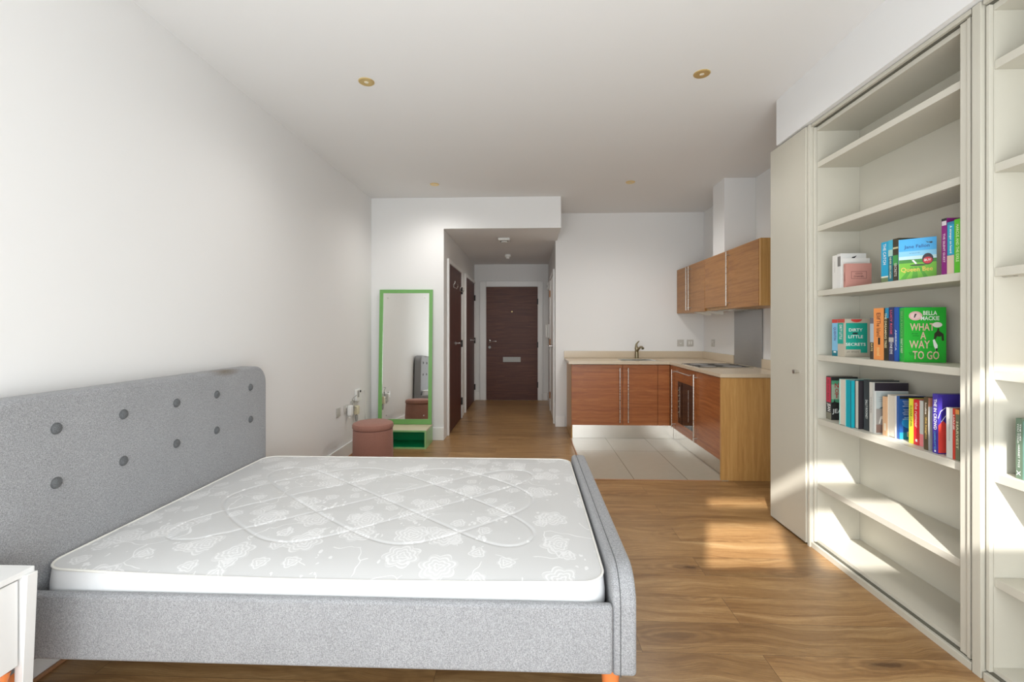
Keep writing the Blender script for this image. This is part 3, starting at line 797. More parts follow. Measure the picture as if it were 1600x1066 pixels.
# seam line along the middle of the footboard edge
sm = []
pp = rounded_panel(1.4815, 2.9585, 0.172, 0.5055, 0.11, 14)
seam_pts = [(0.297, a, b_) for a, b_ in pp[1:]] + [(0.297, pp[0][0], pp[0][1])]
MB().tube(seam_pts, 0.0016, 6).build('seam', M_greydk, fbd, smooth=True)
MB().box(-1.701, 0.2715, 1.472, 1.504, 0.182, 0.405).build('side_rail', M_grey, bed, bevel=0.012, seg=4)
MB().box(-1.701, 0.2715, 2.905, 2.935, 0.182, 0.405).build('side_rail', M_grey, bed, bevel=0.012, seg=4)
MB().box(-1.700, 0.2700, 1.5205, 2.9045, 0.295, 0.320).build('slat_base', M_greydk, bed)
for (lx, ly) in ((0.275, 1.545), (0.275, 2.88), (-1.75, 1.50), (-1.75, 2.82), (-0.70, 2.20)):
    b = MB()
    zt = 0.294 if lx == -0.70 else 0.1845
    if lx != -0.70: b.box(lx-0.04, lx+0.04, ly-0.035, ly+0.035, zt-0.012, zt) if False else None
    b.lathe([(0.001, 0), (0.019, 0), (0.032, zt-0.016), (0.001, zt-0.016)], 24, (lx, ly, 0))
    b.build('leg', M_orange, bed, smooth=True)

# mattress: quilted top
mt = thing('mattress', 'bare white double mattress with rose damask cover and quilted top', 'mattress', (0, 0, 0))
MX0, MX1, MY0, MY1 = -1.690, 0.255, 1.514, 2.885
ZB, ZE = 0.322, 0.470
def rt(s, k=0.93):
    return math.asin(k*math.cos(s))/math.asin(k)
QX, QY, QLx, QLy = -0.715, 2.165, 0.735, 0.45
lis = []
NL = 1500
for i in range(NL):
    s_ = 2*PI*i/NL
    lis.append((QX+QLx*rt(3*s_), QY+QLy*rt(4*s_+PI/6)))
import numpy as np
NX, NY = 460, 330
xs = np.linspace(MX0, MX1, NX); ys = np.linspace(MY0, MY1, NY)
GX, GY = np.meshgrid(xs, ys, indexing='ij')
L = np.array(lis)
dist = np.full(GX.shape, 9.0)
for i in range(0, NL):
    dist = np.minimum(dist, (GX-L[i, 0])**2+(GY-L[i, 1])**2)
dist = np.sqrt(dist)
u = (GX-(MX0+MX1)/2)/((MX1-MX0)/2); v = (GY-(MY0+MY1)/2)/((MY1-MY0)/2)
crown = (1-np.abs(u)**4)*(1-np.abs(v)**4)
SAG = -(0.022-0.012*np.clip(u, 0, 1)**2-0.022*np.clip(-u, 0, 1)**2)*np.clip(-v, 0, 1)**3
Z = ZE+0.020*crown**0.7+SAG
Z -= 0.0048*np.exp(-(dist/0.0055)**2)
Z += 0.0035*(1-np.exp(-(dist/0.10)**2))*(crown > 0.05)*crown
# shallow diagonal creases towards the front left
cr = np.sin((GX*0.85+GY*0.55)*52+1.5*np.sin(GX*5))
fade = np.clip((-0.55-GX)/0.6, 0, 1)*np.clip((GY-1.53)/0.1, 0, 1)*np.clip((MY1-GY-0.03)/0.1, 0, 1)*np.clip((2.35-GY)/0.6, 0.15, 1)
Z += 0.0013*cr*fade
# round the plan corners
RC = 0.075
def squash(x, y):
    cx = min(max(x, MX0+RC), MX1-RC); cy = min(max(y, MY0+RC), MY1-RC)
    dx, dy = x-cx, y-cy
    if dx == 0 or dy == 0: return x, y
    m = max(abs(dx), abs(dy)); l = math.hypot(dx, dy)
    k = m/l
    return cx+dx*k, cy+dy*k
bm = bmesh.new()
vs = [[None]*NY for _ in range(NX)]
for i in range(NX):
    for j in range(NY):
        x, y = squash(xs[i], ys[j])
        vs[i][j] = bm.verts.new((x, y, Z[i, j]))
for i in range(NX-1):
    for j in range(NY-1):
        bm.faces.new((vs[i][j], vs[i+1][j], vs[i+1][j+1], vs[i][j+1]))
me = bpy.data.meshes.new('quilted_top'); bm.to_mesh(me); bm.free()
me.materials.append(M_mat)
for p in me.polygons: p.use_smooth = True
qt = bpy.data.objects.new('quilted_top', me); COL.objects.link(qt); qt.parent = mt
def outline(inset=0.0, n=10):
    pts = []
    r = RC
    for (cx, cy, a0) in ((MX1-r, MY1-r, 0), (MX0+r, MY1-r, 90), (MX0+r, MY0+r, 180), (MX1-r, MY0+r, 270)):
        for i in range(n+1):
            a = math.radians(a0+90*i/n)
            pts.append((cx+(r-inset)*math.cos(a), cy+(r-inset)*math.sin(a)))
    dense = []
    for i, p in enumerate(pts):
        q = pts[(i+1) % len(pts)]
        dense.append(p)
        m_ = int(math.dist(p, q)/0.06)
        for k in range(1, m_):
            dense.append((p[0]+(q[0]-p[0])*k/m_, p[1]+(q[1]-p[1])*k/m_))
    return dense
def sag_at(x, y):
    uu = (x-(MX0+MX1)/2)/((MX1-MX0)/2); vv = (y-(MY0+MY1)/2)/((MY1-MY0)/2)
    return -(0.022-0.012*min(1, max(0, uu))**2-0.022*min(1, max(0, -uu))**2)*min(1, max(0, -vv))**3
bm = bmesh.new()
rings = []
prof = [(0.006, ZB), (0.0, ZB+0.010), (-0.008, ZB+0.05), (-0.008, ZB+0.09), (-0.002, ZE-0.006), (0.004, ZE)]
for ins, z in prof:
    rings.append([bm.verts.new((x, y, z+sag_at(x, y)*max(0, (z-ZB)/(ZE-ZB)))) for x, y in outline(ins)])
n = len(rings[0])
for a in range(len(rings)-1):
    for k in range(n):
        bm.faces.new((rings[a][k], rings[a][(k+1) % n], rings[a+1][(k+1) % n], rings[a+1][k]))
bm.faces.new(list(reversed(rings[0])))
me = bpy.data.meshes.new('border'); bm.to_mesh(me); bm.free(); me.materials.append(M_matside)
for p in me.polygons: p.use_smooth = True
bo = bpy.data.objects.new('border', me); COL.objects.link(bo); bo.parent = mt
def piping(z, name='piping'):
    pts = [(x, y, z+sag_at(x, y)*max(0, (z-ZB)/(ZE-ZB))) for x, y in outline(-0.001, 24)]
    pts.append(pts[0]); pts.append(pts[1])
    MB().tube(pts, 0.0042, 8, caps=False).build(name, M_piping, mt, smooth=True)
piping(ZE+0.001); piping(ZB+0.012)

# ------------------------------------------------------------------ bedside table
bt = thing('bedside_table', 'white bedside table at the lower left corner beside the bed', 'bedside table', (XL+0.03, 0.93, 0))
bt_l = 0.39; bd = 0.315
MB().box(0, bd, 0, bt_l, 0.566, 0.584).build('table_top', M_white, bt, bevel=0.001)
MB().box(0.01, bd-0.022, 0.03, bt_l-0.036, 0.306, 0.565).build('body', M_white, bt, bevel=0.001)
dr = MB().box(bd-0.0215, bd-0.006, 0.034, bt_l-0.040, 0.310, 0.560).build('drawer', M_white, bt, bevel=0.001)
MB().lathe([(0.001, 0), (0.006, 0), (0.006, 0.012), (0.012, 0.018), (0.010, 0.026), (0.001, 0.027)], 20, (bd-0.0055, bt_l/2, 0.44), 'x').build('knob', M_white, dr, smooth=True)
for yy, s in ((bt_l-0.034, 1), (0.0, -1)):
    for xx in (bd-0.028, 0.0):
        b = MB()
        k = 0.035 if xx > 0.1 else -0.0
        b.prism([(xx+0.002, 0.0), (xx-k*0.2-0.0+0.024, 0.0), (xx+0.043, 0.572 if xx > 0.1 else 0.565), (xx+0.004, 0.5655)], yy+0.001, yy+0.030, 'xz')
        b.build('leg', M_white, bt, bevel=0.001)
MB().box(0.02, bd-0.05, bt_l-0.10, bt_l-0.070, 0.20, 0.305).build('stretcher', M_orange, bt, bevel=0.001)
MB().tube([(bd-0.035, bt_l-0.155, 0.0), (bd-0.030, bt_l-0.060, 0.304)], 0.016, 12, radii=[0.012, 0.019]).build('dowel_leg', M_orange, bt, smooth=True)

# ------------------------------------------------------------------ closet and bookcases
XC = 1.677
cl = thing('closet', 'tall plain cream closet between the kitchen and the bookcase', 'closet', (0, 0, 0))
MB().box(1.700, XR-0.003, 3.165, 3.185, 0.0, 2.512).build('end_panel', M_cream, cl)
MB().box(1.700, XR-0.003, 2.782, 3.164, 2.492, 2.512).build('top_panel', M_cream, cl)
cd = MB().box(1.660, 1.680, 2.792, 3.190, 0.014, 2.508).build('door', M_cream, cl, bevel=0.002)
MB().lathe([(0.001, 0), (0.0085, 0), (0.0085, -0.012), (0.0125, -0.018), (0.0125, -0.032), (0.001, -0.033)], 24, (1.6598, 2.862, 1.033), 'x').build('knob', M_steel, cd, smooth=True)
MB().box(1.668, 1.700, 2.768, 2.788, 0.0, 2.512).build('stile', M_creamin, cl, bevel=0.001)

SH = [0.386, 0.768, 1.143, 1.521, 1.902, 2.280]
def bookcase(y0, y1, label, near_stile=0.075):
    """y0 near end, y1 far end of one bay (inside faces)"""
    t = thing('bookcase', label, 'bookcase', (0, 0, 0))
    XB = 1.948
    MB().box(XC, 1.700, y0-near_stile, y1+0.012, 0.0, 0.030).build('plinth', M_cream, t, bevel=0.001)
    MB().box(1.692, XR-0.30, y0-near_stile, y1+0.012, 0.0305, 0.0375).build('shadow_gap', M_gapshade, t)
    MB().box(1.703, XB, y0+0.0005, y1-0.0005, 0.038, 0.056).build('bottom_board', M_creamin, t)
    MB().box(1.703, XB, y0+0.0005, y1-0.0005, 2.465, 2.488).build('top_board', M_creamin, t)
    MB().box(1.692, XB, y0-near_stile, y1+0.012, 2.4885, 2.494).build('shadow_gap', M_gapshade, t)
    MB().box(XC, 1.700, y0-near_stile, y1+0.012, 2.4945, 2.513).build('head_rail', M_cream, t, bevel=0.001)
    MB().box(XB+0.0005, XB+0.012, y0, y1, 0.038, 2.488).build('back_panel', M_creamin, t)
    MB().box(1.703, XB, y1, y1+0.014, 0.038, 2.488).build('side_panel', M_creamin, t)
    MB().box(1.703, XB, y0-0.018, y0, 0.038, 2.488).build('side_panel', M_creamin, t)
    MB().box(1.688, 1.7025, y0-near_stile+0.008, y0, 0.038, 2.488).box(1.682, 1.688, y0-near_stile+0.008, y0-0.034, 0.038, 2.488).build('stile', M_creamin, t, bevel=0.0015)
    MB().box(1.688, 1.7025, y1+0.0003, y1+0.013, 0.038, 2.488).build('stile', M_creamin, t, bevel=0.0015)
    for z in SH:
        MB().box(1.705, XB-0.0005, y0+0.001, y1-0.001, z-0.032, z).build('shelf', M_creamin, t, bevel=0.001)
    return t
b1 = bookcase(1.845, 2.752, 'cream built in bookcase bay beside the closet, full of books', 0.055)
b2 = bookcase(0.84, 1.731, 'cream built in bookcase bay cut by the right edge of the picture')
for b_ in (b1, b2):
    y0, y1 = (1.845, 2.752) if b_ is b1 else (0.84, 1.731)
    for z in (1.521, 0.768):
        for yy in (y1-0.04,):
            for xx in (1.74, 1.90):
                MB().box(xx-0.008, xx+0.008, yy, yy+0.038, z-0.036, z-0.0323).build('shelf_pin', M_steel, b_)
ps = MB().box(XC-0.002, 1.7025, 1.7505, 1.7835, 0.0, 2.513).build('bookcase_post', M_cream, bevel=0.0015)
tag(ps, 'tall cream post standing between the two bookcase bays', 'post')
ps = MB().box(XC-0.002, 1.7025, 0.70, 0.76, 0.0, 2.513).build('bookcase_post', M_cream, bevel=0.0015)
tag(ps, 'cream post at the window end of the bookcases', 'post')

# ------------------------------------------------------------------ books
H_ = 1.30; F_ = 711.1; TH = math.atan(26/F_)
def ray(u_):
    xc = (u_-800)/F_
    return (-math.sin(TH)+xc*math.cos(TH), math.cos(TH)+xc*math.sin(TH))
def y_at(u_, x):
    r = ray(u_); return r[1]*x/r[0]
TXT = {}
def text_mesh(body):
    if body in TXT: return TXT[body]
    cu = bpy.data.curves.new('lettering', 'FONT')
    cu.body = body; cu.size = 1.0; cu.extrude = 0.0; cu.resolution_u = 2; cu.offset = 0.012
    cu.align_x = 'CENTER'; cu.align_y = 'CENTER'
    o = bpy.data.objects.new('lettering', cu); COL.objects.link(o)
    dg = bpy.context.evaluated_depsgraph_get()
    me = bpy.data.meshes.new_from_object(o.evaluated_get(dg))
    bpy.data.objects.remove(o)
    vs_ = [v.co.copy() for v in me.vertices]
    x0 = min(v.x for v in vs_); x1 = max(v.x for v in vs_); y0 = min(v.y for v in vs_); y1 = max(v.y for v in vs_)
    fs = [tuple(p.vertices) for p in me.polygons]
    TXT[body] = (vs_, fs, x0, x1, y0, y1)
    return TXT[body]
def inkmat(c):
    return mat('printed_ink_%d_%d_%d' % tuple(int(x*100) for x in c), c, 0.5)
EPS = 0.0006
NEAR = {}
def put_text(parent, body, face, a, b, ln, ht, col, w_, t_, name='title_lettering', bend=0):
    """face 'spine': centre a=height, b=across (0..t); 'cover': a=x, b=z"""
    vs_, fs, x0, x1, y0, y1 = text_mesh(body)
    kx = ln/(x1-x0); ky = ht/(y1-y0); mx = (x0+x1)/2; my = (y0+y1)/2
    me = bpy.data.meshes.new(name)
    out = []
    for v_ in vs_:
        p, q = (v_.x-mx)*kx, (v_.y-my)*ky
        if face == 'spine': out.append((-EPS, -b-q, a-p))
        else: out.append((a+p, -t_-EPS, b+q))
    me.from_pydata(out, [], fs); me.materials.append(inkmat(col))
    o = bpy.data.objects.new(name, me); COL.objects.link(o); o.parent = parent
    return o
def patch(parent, face, a0, a1, b0, b1_, col, t_, name='cover_panel', lift=0.0003):
    m = MB()
    if face == 'spine': m.box(-lift, -0.00005, -b1_, -b0, a0, a1)       # a=z, b=across
    else: m.box(a0, a1, -t_-lift, -t_-0.00005, b0, b1_)                  # a=x, b=z
    return m.build(name, inkmat(col), parent)
def shape(parent, pts, col, t_, name='cover_picture', lift=0.0004):
    return MB().prism(pts, -t_-lift, -t_-0.0001, 'xz').build(name, inkmat(col), parent)
def disc_pts(cx, cz, rx, rz_, n=20):
    return [(cx+rx*math.cos(2*PI*k/n), cz+rz_*math.sin(2*PI*k/n)) for k in range(n)]

def book(uL, uR, x, z, h, wd, col, label, rot=0.0, group=None, reverse=False, cover=None, lean=0.0, t=None, y=None):
    """uL,uR: where the front corners of the standing book lie; placed by true shelf depth x"""
    ya = y if y is not None else min(y_at(uL, x), NEAR.get(group, 99)-0.0005)
    r = math.radians(rot)
    if t is None:
        rx, ry = ray(uR)
        dx, dy = -math.sin(r), -math.cos(r)
        # A + t d on the ray through uR
        t = (rx*ya-ry*x)/(ry*dx-rx*dy)
        t = max(0.006, t)
    o = thing('book', label, 'book', (x, ya-0.0004, z+0.0006), -r, group)
    o.rotation_euler = (math.radians(lean), 0, -r)
    tt = t-0.0008
    NEAR[group] = ya-t*math.cos(r)-(wd*math.sin(r) if r > 0 else 0)
    cm = mat('book_cover_%d_%d_%d' % tuple(int(c*100) for c in col), col, 0.38)
    c = MB(); k = 0.0016
    if not reverse:
        c.box(0, k, -tt, 0, 0, h); c.box(k, wd, -tt, -tt+k, 0, h); c.box(k, wd, -k, 0, 0, h)
        MB().box(k+0.0003, wd-0.004, -tt+k+0.0002, -k-0.0002, 0.0025, h-0.0025).build('pages', M_page, o)
    else:
        c.box(wd-k, wd, -tt, 0, 0, h); c.box(0, wd-k, -tt, -tt+k, 0, h); c.box(0, wd-k, -k, 0, 0, h)
        MB().box(0.003, wd-k-0.0003, -tt+k+0.0002, -k-0.0002, 0.0025, h-0.0025).build('pages', M_page, o)
    co = c.build('cover', cm, o)
    o['t'] = tt
    return o, tt
W_ = (0.85, 0.85, 0.83); K_ = (0.02, 0.02, 0.02)
GA, GB, GC = 'books on the upper book shelf', 'books on the middle book shelf', 'books on the lower book shelf'
ZA, ZBk, ZCk = 1.521, 1.143, 0.768
# ---- upper shelf
o, t = book(1300.5, 1308, 1.716, ZA, 0.186, 0.150, (0.74, 0.72, 0.68), 'white spined book standing farthest left on the upper book shelf', group=GA)
put_text(o, 'NOTES', 'spine', 0.12, t/2, 0.06, 0.006, (0.4, 0.38, 0.36), 0.15, t)
o, t = book(1308, 1314, 1.716, ZA, 0.190, 0.135, (0.70, 0.69, 0.66), 'white book with a dark bow drawing behind the small pink book', group=GA)
patch(o, 'spine', 0.12, 0.175, 0.003, t-0.003, (0.2, 0.19, 0.18), t)
patch(o, 'cover', 0.050, 0.075, 0.150, 0.156, K_, t); shape(o, [(0.055, 0.157), (0.075, 0.165), (0.085, 0.178), (0.070, 0.172), (0.060, 0.170)], K_, t)
shape(o, disc_pts(0.066, 0.144, 0.012, 0.007), K_, t)
o, t = book(1314.0, 1317.5, 1.722, ZA, 0.162, 0.142, (0.78, 0.76, 0.72), 'thin white booklet between the bow book and the pink book', group=GA)
o, t = book(1315.5, 1321, 1.716, ZA, 0.128, 0.127, (0.56, 0.27, 0.225), 'small dusty pink book lettered COCO CHANEL facing out', rot=6, group=GA, y=y_at(1317.5, 1.722)-0.012, t=0.020)
bc = (0.10, 0.03, 0.03)
for a in ((0.027, 0.103, 0.046, 0.0475), (0.027, 0.103, 0.0835, 0.085), (0.027, 0.0285, 0.046, 0.085), (0.1015, 0.103, 0.046, 0.085)):
    patch(o, 'cover', a[0], a[1], a[2], a[3], bc, t, 'title_frame')
put_text(o, 'COCO', 'cover', 0.065, 0.073, 0.034, 0.0085, bc, 0.127, t)
put_text(o, 'CHANEL', 'cover', 0.065, 0.058, 0.050, 0.0085, bc, 0.127, t)
put_text(o, 'CHANEL', 'spine', 0.055, t/2, 0.05, 0.006, bc, 0.127, t)
o, t = book(1376.8, 1387.8, 1.716, ZA, 0.194, 0.128, (0.02, 0.36, 0.60), 'blue paperback with THE CATCH in white on its spine', group=GA)
put_text(o, 'THE CATCH', 'spine', 0.135, t*0.5, 0.100, t*0.42, W_, 0.128, t)
patch(o, 'spine', 0.0, 0.022, 0.0, t, (0.16, 0.22, 0.10), t); patch(o, 'spine', 0.022, 0.029, 0.0, t, (0.75, 0.75, 0.62), t, lift=0.0004)
o, t = book(1387.8, 1395, 1.716, ZA, 0.196, 0.128, (0.02, 0.17, 0.22), 'dark teal paperback with pale blue top on its spine, right of the blue one', group=GA)
patch(o, 'spine', 0.150, 0.196, 0, t, (0.06, 0.42, 0.60), t); patch(o, 'spine', 0.120, 0.150, 0, t, (0.40, 0.62, 0.55), t)
put_text(o, 'NEVER SEEN AGAIN', 'spine', 0.065, t/2, 0.10, t*0.4, (0.8, 0.75, 0.5), 0.128, t)
o, t = book(1395, 1403.5, 1.716, ZA, 0.198, 0.128, (0.055, 0.045, 0.025), 'dark brown and green paperback leaning against the sky blue cover', group=GA)
patch(o, 'spine', 0.075, 0.120, 0, t, (0.06, 0.35, 0.09), t); patch(o, 'spine', 0.150, 0.158, 0, t, (0.65, 0.60, 0.35), t)
put_text(o, 'SECRETS', 'spine', 0.052, t/2, 0.062, t*0.45, (0.75, 0.72, 0.65), 0.128, t)
# Queen Bee, turned towards the room
o, t = book(1404.5, 1411.7, 1.714, ZA, 0.184, 0.128, (0.35, 0.58, 0.78), 'sky blue and green Queen Bee paperback turned to show its cover', rot=42, group=GA, t=0.020)
wd = 0.128
patch(o, 'cover', 0.001, wd, 0.128, 0.184, (0.06, 0.42, 0.80), t, 'cover_sky')
patch(o, 'cover', 0.001, wd, 0.105, 0.128, (0.25, 0.60, 0.82), t, 'cover_sky')
patch(o, 'cover', 0.001, wd, 0.090, 0.105, (0.55, 0.76, 0.78), t, 'cover_sky')
patch(o, 'cover', 0.001, wd, 0.074, 0.090, (0.05, 0.24, 0.03), t, 'cover_hedge')
patch(o, 'cover', 0.001, wd, 0.0, 0.074, (0.17, 0.50, 0.03), t, 'cover_lawn')
for (a, b_, c_) in ((0.0, 0.020, 0.045), (0.040, 0.062, 0.05), (0.085, 0.100, 0.045)):
    shape(o, [(a+0.004, 0.0), (b_+0.004, 0.0), (0.064+(b_-0.06)*0.3, 0.055), (0.060+(a-0.06)*0.3, 0.055)], (0.08, 0.36, 0.02), t, lift=0.0006)
shape(o, [(0.045, 0.086), (0.052, 0.088), (0.064, 0.070), (0.058, 0.068)], W_, t, lift=0.0008)
shape(o, disc_pts(0.066, 0.063, 0.027, 0.0045), (0.04, 0.09, 0.03), t, lift=0.0007)
shape(o, disc_pts(0.099, 0.088, 0.0185, 0.0255), (0.03, 0.02, 0.03), t, lift=0.0009)
shape(o, disc_pts(0.099, 0.082, 0.0155, 0.0150), (0.62, 0.03, 0.05), t, lift=0.0011, name='cover_sticker')
q = put_text(o, 'BUY', 'cover', 0.099, 0.083, 0.022, 0.010, W_, wd, t); q.location.y = -0.0008
shape(o, [(0.092, 0.168), (0.100, 0.163), (0.112, 0.164), (0.116, 0.160), (0.110, 0.156), (0.103, 0.161), (0.098, 0.160)], K_, t, lift=0.0007)
put_text(o, 'Jane Fallon', 'cover', 0.062, 0.146, 0.086, 0.019, (0.01, 0.06, 0.25), wd, t).location.y = -0.0003
put_text(o, 'Queen Bee', 'cover', 0.062, 0.043, 0.108, 0.024, (0.80, 0.55, 0.10), wd, t).location.y = -0.0005
put_text(o, 'her house, her rules', 'cover', 0.055, 0.118, 0.035, 0.005, (0.02, 0.12, 0.35), wd, t).location.y = -0.0003
put_text(o, 'Jane Fallon', 'spine', 0.135, t/2, 0.06, t*0.35, (0.05, 0.15, 0.45), wd, t)
put_text(o, 'Queen Bee', 'spine', 0.055, t/2, 0.07, t*0.4, (0.35, 0.25, 0.50), wd, t)
o, t = book(1471, 1479.5, 1.716, ZA, 0.232, 0.150, (0.22, 0.01, 0.17), 'tall purple book with silver top near the right end of the upper book shelf', group=GA)
patch(o, 'spine', 0.222, 0.232, 0, t, K_, t); patch(o, 'spine', 0.203, 0.221, 0.002, t-0.002, (0.62, 0.60, 0.62), t)
put_text(o, 'THE SILENT GUEST', 'spine', 0.11, t/2, 0.12, t*0.4, (0.75, 0.60, 0.68), 0.15, t)
o, t = book(1479.5, 1490.8, 1.716, ZA, 0.212, 0.150, (0.02, 0.20, 0.34), 'navy and teal book with A stranger on board on its spine', group=GA)
patch(o, 'spine', 0.0, 0.075, 0, t, (0.62, 0.50, 0.38), t); patch(o, 'spine', 0.078, 0.200, t*0.12, t, (0.02, 0.34, 0.50), t)
put_text(o, 'A stranger on board', 'spine', 0.140, t*0.52, 0.112, t*0.42, W_, 0.15, t).location.x = -0.0002
o, t = book(1490.8, 1501.5, 1.716, ZA, 0.216, 0.150, (0.10, 0.48, 0.02), 'bright green spined book half hidden by the bookcase frame', group=GA)
put_text(o, 'MARCUS AND THE EXILE', 'spine', 0.12, t/2, 0.15, t*0.45, (0.72, 0.85, 0.45), 0.15, t)
# ---- middle shelf
o, t = book(1300, 1308.7, 1.730, ZBk, 0.206, 0.130, (0.22, 0.50, 0.72), 'light blue spined paperback with a red top, farthest left on the middle book shelf', group=GB)
patch(o, 'spine', 0.186, 0.206, 0, t, (0.55, 0.06, 0.05), t); patch(o, 'spine', 0.0, 0.030, 0, t, (0.01, 0.17, 0.22), t)
put_text(o, 'QUENTIN', 'spine', 0.125, t/2, 0.075, t*0.5, (0.10, 0.06, 0.28), 0.13, t)
patch(o, 'spine', 0.018, 0.027, t*0.3, t*0.75, W_, t, lift=0.0005)
o, t = book(1308.7, 1320, 1.730, ZBk, 0.207, 0.134, (0.50, 0.45, 0.36), 'beige and teal Dirty Little Secrets paperback showing its cover', group=GB)
patch(o, 'spine', 0.070, 0.185, 0, t*0.8, (0.02, 0.36, 0.28), t); patch(o, 'spine', 0.187, 0.207, 0, t, (0.50, 0.08, 0.06), t)
put_text(o, 'DIRTY LITTLE', 'spine', 0.135, t*0.45, 0.08, t*0.35, W_, 0.134, t).location.x = -0.0003
patch(o, 'cover', 0.006, 0.120, 0.022, 0.185, (0.01, 0.36, 0.265), t, 'cover_panel')
shape(o, [(0.035, 0.205)]+[(0.062-0.030*math.cos(PI*k/12), 0.205-0.016*math.sin(PI*k/12)) for k in range(1, 12)]+[(0.092, 0.205)], (0.62, 0.06, 0.05), t, lift=0.0006)
patch(o, 'cover', 0.003, 0.085, 0.004, 0.040, (0.50, 0.45, 0.36), t, 'author_panel', lift=0.0006)
for tx, zz, ln in (('DIRTY', 0.147, 0.072), ('LITTLE', 0.110, 0.078), ('SECRETS', 0.068, 0.106)):
    put_text(o, tx, 'cover', 0.058, zz, ln, 0.0165, W_, 0.134, t).location.y = -0.0003
put_text(o, 'JO SPAIN', 'cover', 0.042, 0.026, 0.064, 0.009, (0.12, 0.10, 0.10), 0.134, t).location.y = -0.0005
shape(o, disc_pts(0.055, 0.128, 0.016, 0.005), (0.02, 0.03, 0.03), t, lift=0.0007)
o, t = book(1359.4, 1365, 1.735, ZBk, 0.208, 0.130, (0.40, 0.47, 0.52), 'slim grey blue paperback beside the thick orange one', group=GB)
patch(o, 'spine', 0.0, 0.085, 0, t, (0.06, 0.045, 0.03), t); patch(o, 'spine', 0.180, 0.208, 0, t, (0.15, 0.14, 0.16), t)
put_text(o, 'KATE', 'spine', 0.06, t/2, 0.04, t*0.5, (0.7, 0.6, 0.3), 0.13, t)
o, t = book(1365, 1380.8, 1.735, ZBk, 0.256, 0.155, (0.80, 0.30, 0.085), 'thick orange spined hardback on the middle book shelf', group=GB)
put_text(o, 'Elif', 'spine', 0.215, t/2, 0.035, t*0.4, (0.15, 0.05, 0.03), 0.155, t)
put_text(o, 'The Island', 'spine', 0.155, t/2, 0.08, t*0.4, (0.20, 0.07, 0.03), 0.155, t)
patch(o, 'spine', 0.075, 0.110, t*0.45, t*0.65, K_, t, 'spine_picture')
put_text(o, 'novel', 'spine', 0.040, t/2, 0.04, t*0.35, (0.85, 0.60, 0.25), 0.155, t)
o, t = book(1380.8, 1388.6, 1.735, ZBk, 0.255, 0.155, (0.035, 0.03, 0.018), 'black spined book with blue top and gold title, right of the orange one', group=GB)
patch(o, 'spine', 0.205, 0.255, t*0.3, t, (0.02, 0.25, 0.45), t)
put_text(o, 'THE DREAMING TREE', 'spine', 0.145, t*0.4, 0.17, t*0.42, (0.75, 0.68, 0.42), 0.155, t).location.x = -0.0002
o, t = book(1388.6, 1396.4, 1.735, ZBk, 0.257, 0.155, (0.035, 0.04, 0.12), 'navy book with a red author name on its spine', group=GB)
put_text(o, 'LUCY ROSE', 'spine', 0.185, t*0.5, 0.115, t*0.42, (0.75, 0.10, 0.14), 0.155, t)
patch(o, 'spine', 0.090, 0.112, 0, t, (0.45, 0.42, 0.40), t); put_text(o, 'ONE EYE', 'spine', 0.060, t*0.5, 0.055, t*0.5, W_, 0.155, t)
o, t = book(1396.4, 1402.5, 1.737, ZBk, 0.256, 0.155, (0.02, 0.09, 0.38), 'royal blue spined book touching the big green one', group=GB)
put_text(o, 'AMERICA', 'spine', 0.10, t*0.5, 0.10, t*0.5, (0.65, 0.70, 0.75), 0.155, t)
o, t = book(1402.5, 1413, 1.745, ZBk, 0.252, 0.158, (0.02, 0.42, 0.035), 'large bright green What a Way to Go hardback facing out', rot=14, group=GB)
wd = 0.158
put_text(o, 'BELLA MACKIE', 'spine', 0.175, t*0.45, 0.12, t*0.45, (0.22, 0.55, 0.16), wd, t)
put_text(o, 'WHAT A WAY', 'spine', 0.075, t*0.45, 0.07, t*0.45, (0.80, 0.85, 0.65), wd, t)
PK = (0.72, 0.45, 0.36)
shape(o, disc_pts(0.043, 0.213, 0.026, 0.021), (0.72, 0.42, 0.42), t)
shape(o, disc_pts(0.043, 0.213, 0.019, 0.014), (0.75, 0.55, 0.52), t, lift=0.0006)
shape(o, [(0.040, 0.223), (0.048, 0.222), (0.044, 0.215), (0.040, 0.205), (0.036, 0.204)], K_, t, lift=0.0008)
put_text(o, 'BELLA', 'cover', 0.098, 0.226, 0.052, 0.019, W_, wd, t)
put_text(o, 'MACKIE', 'cover', 0.098, 0.202, 0.070, 0.019, W_, wd, t)
put_text(o, 'WHAT', 'cover', 0.068, 0.162, 0.092, 0.034, PK, wd, t)
put_text(o, 'A', 'cover', 0.072, 0.123, 0.022, 0.034, PK, wd, t)
put_text(o, 'WAY', 'cover', 0.058, 0.082, 0.078, 0.036, PK, wd, t)
put_text(o, 'TO GO', 'cover', 0.082, 0.033, 0.100, 0.038, PK, wd, t)
shape(o, disc_pts(0.125, 0.172, 0.018, 0.012), (0.78, 0.70, 0.66), t, 'cover_picture', lift=0.0007)
shape(o, [(0.126, 0.156), (0.132, 0.156), (0.131, 0.145), (0.148, 0.130), (0.150, 0.100), (0.142, 0.100), (0.140, 0.122), (0.134, 0.118), (0.124, 0.120), (0.118, 0.105), (0.112, 0.108), (0.114, 0.132), (0.124, 0.144)], (0.03, 0.03, 0.015), t, lift=0.0007)
shape(o, [(0.108, 0.102), (0.114, 0.106), (0.126, 0.078), (0.124, 0.056), (0.119, 0.056), (0.112, 0.075)], W_, t, lift=0.0008)
shape(o, [(0.117, 0.064), (0.127, 0.066), (0.122, 0.048)], K_, t, lift=0.0009)
for (a, zz, tx) in ((0.040, 0.132, 'the new'), (0.044, 0.122, 'novel from'), (0.105, 0.072, 'how to'), (0.030, 0.042, 'killer'), (0.032, 0.034, 'family')):
    put_text(o, tx, 'cover', a, zz, 0.024, 0.0055, (0.01, 0.12, 0.02), wd, t)
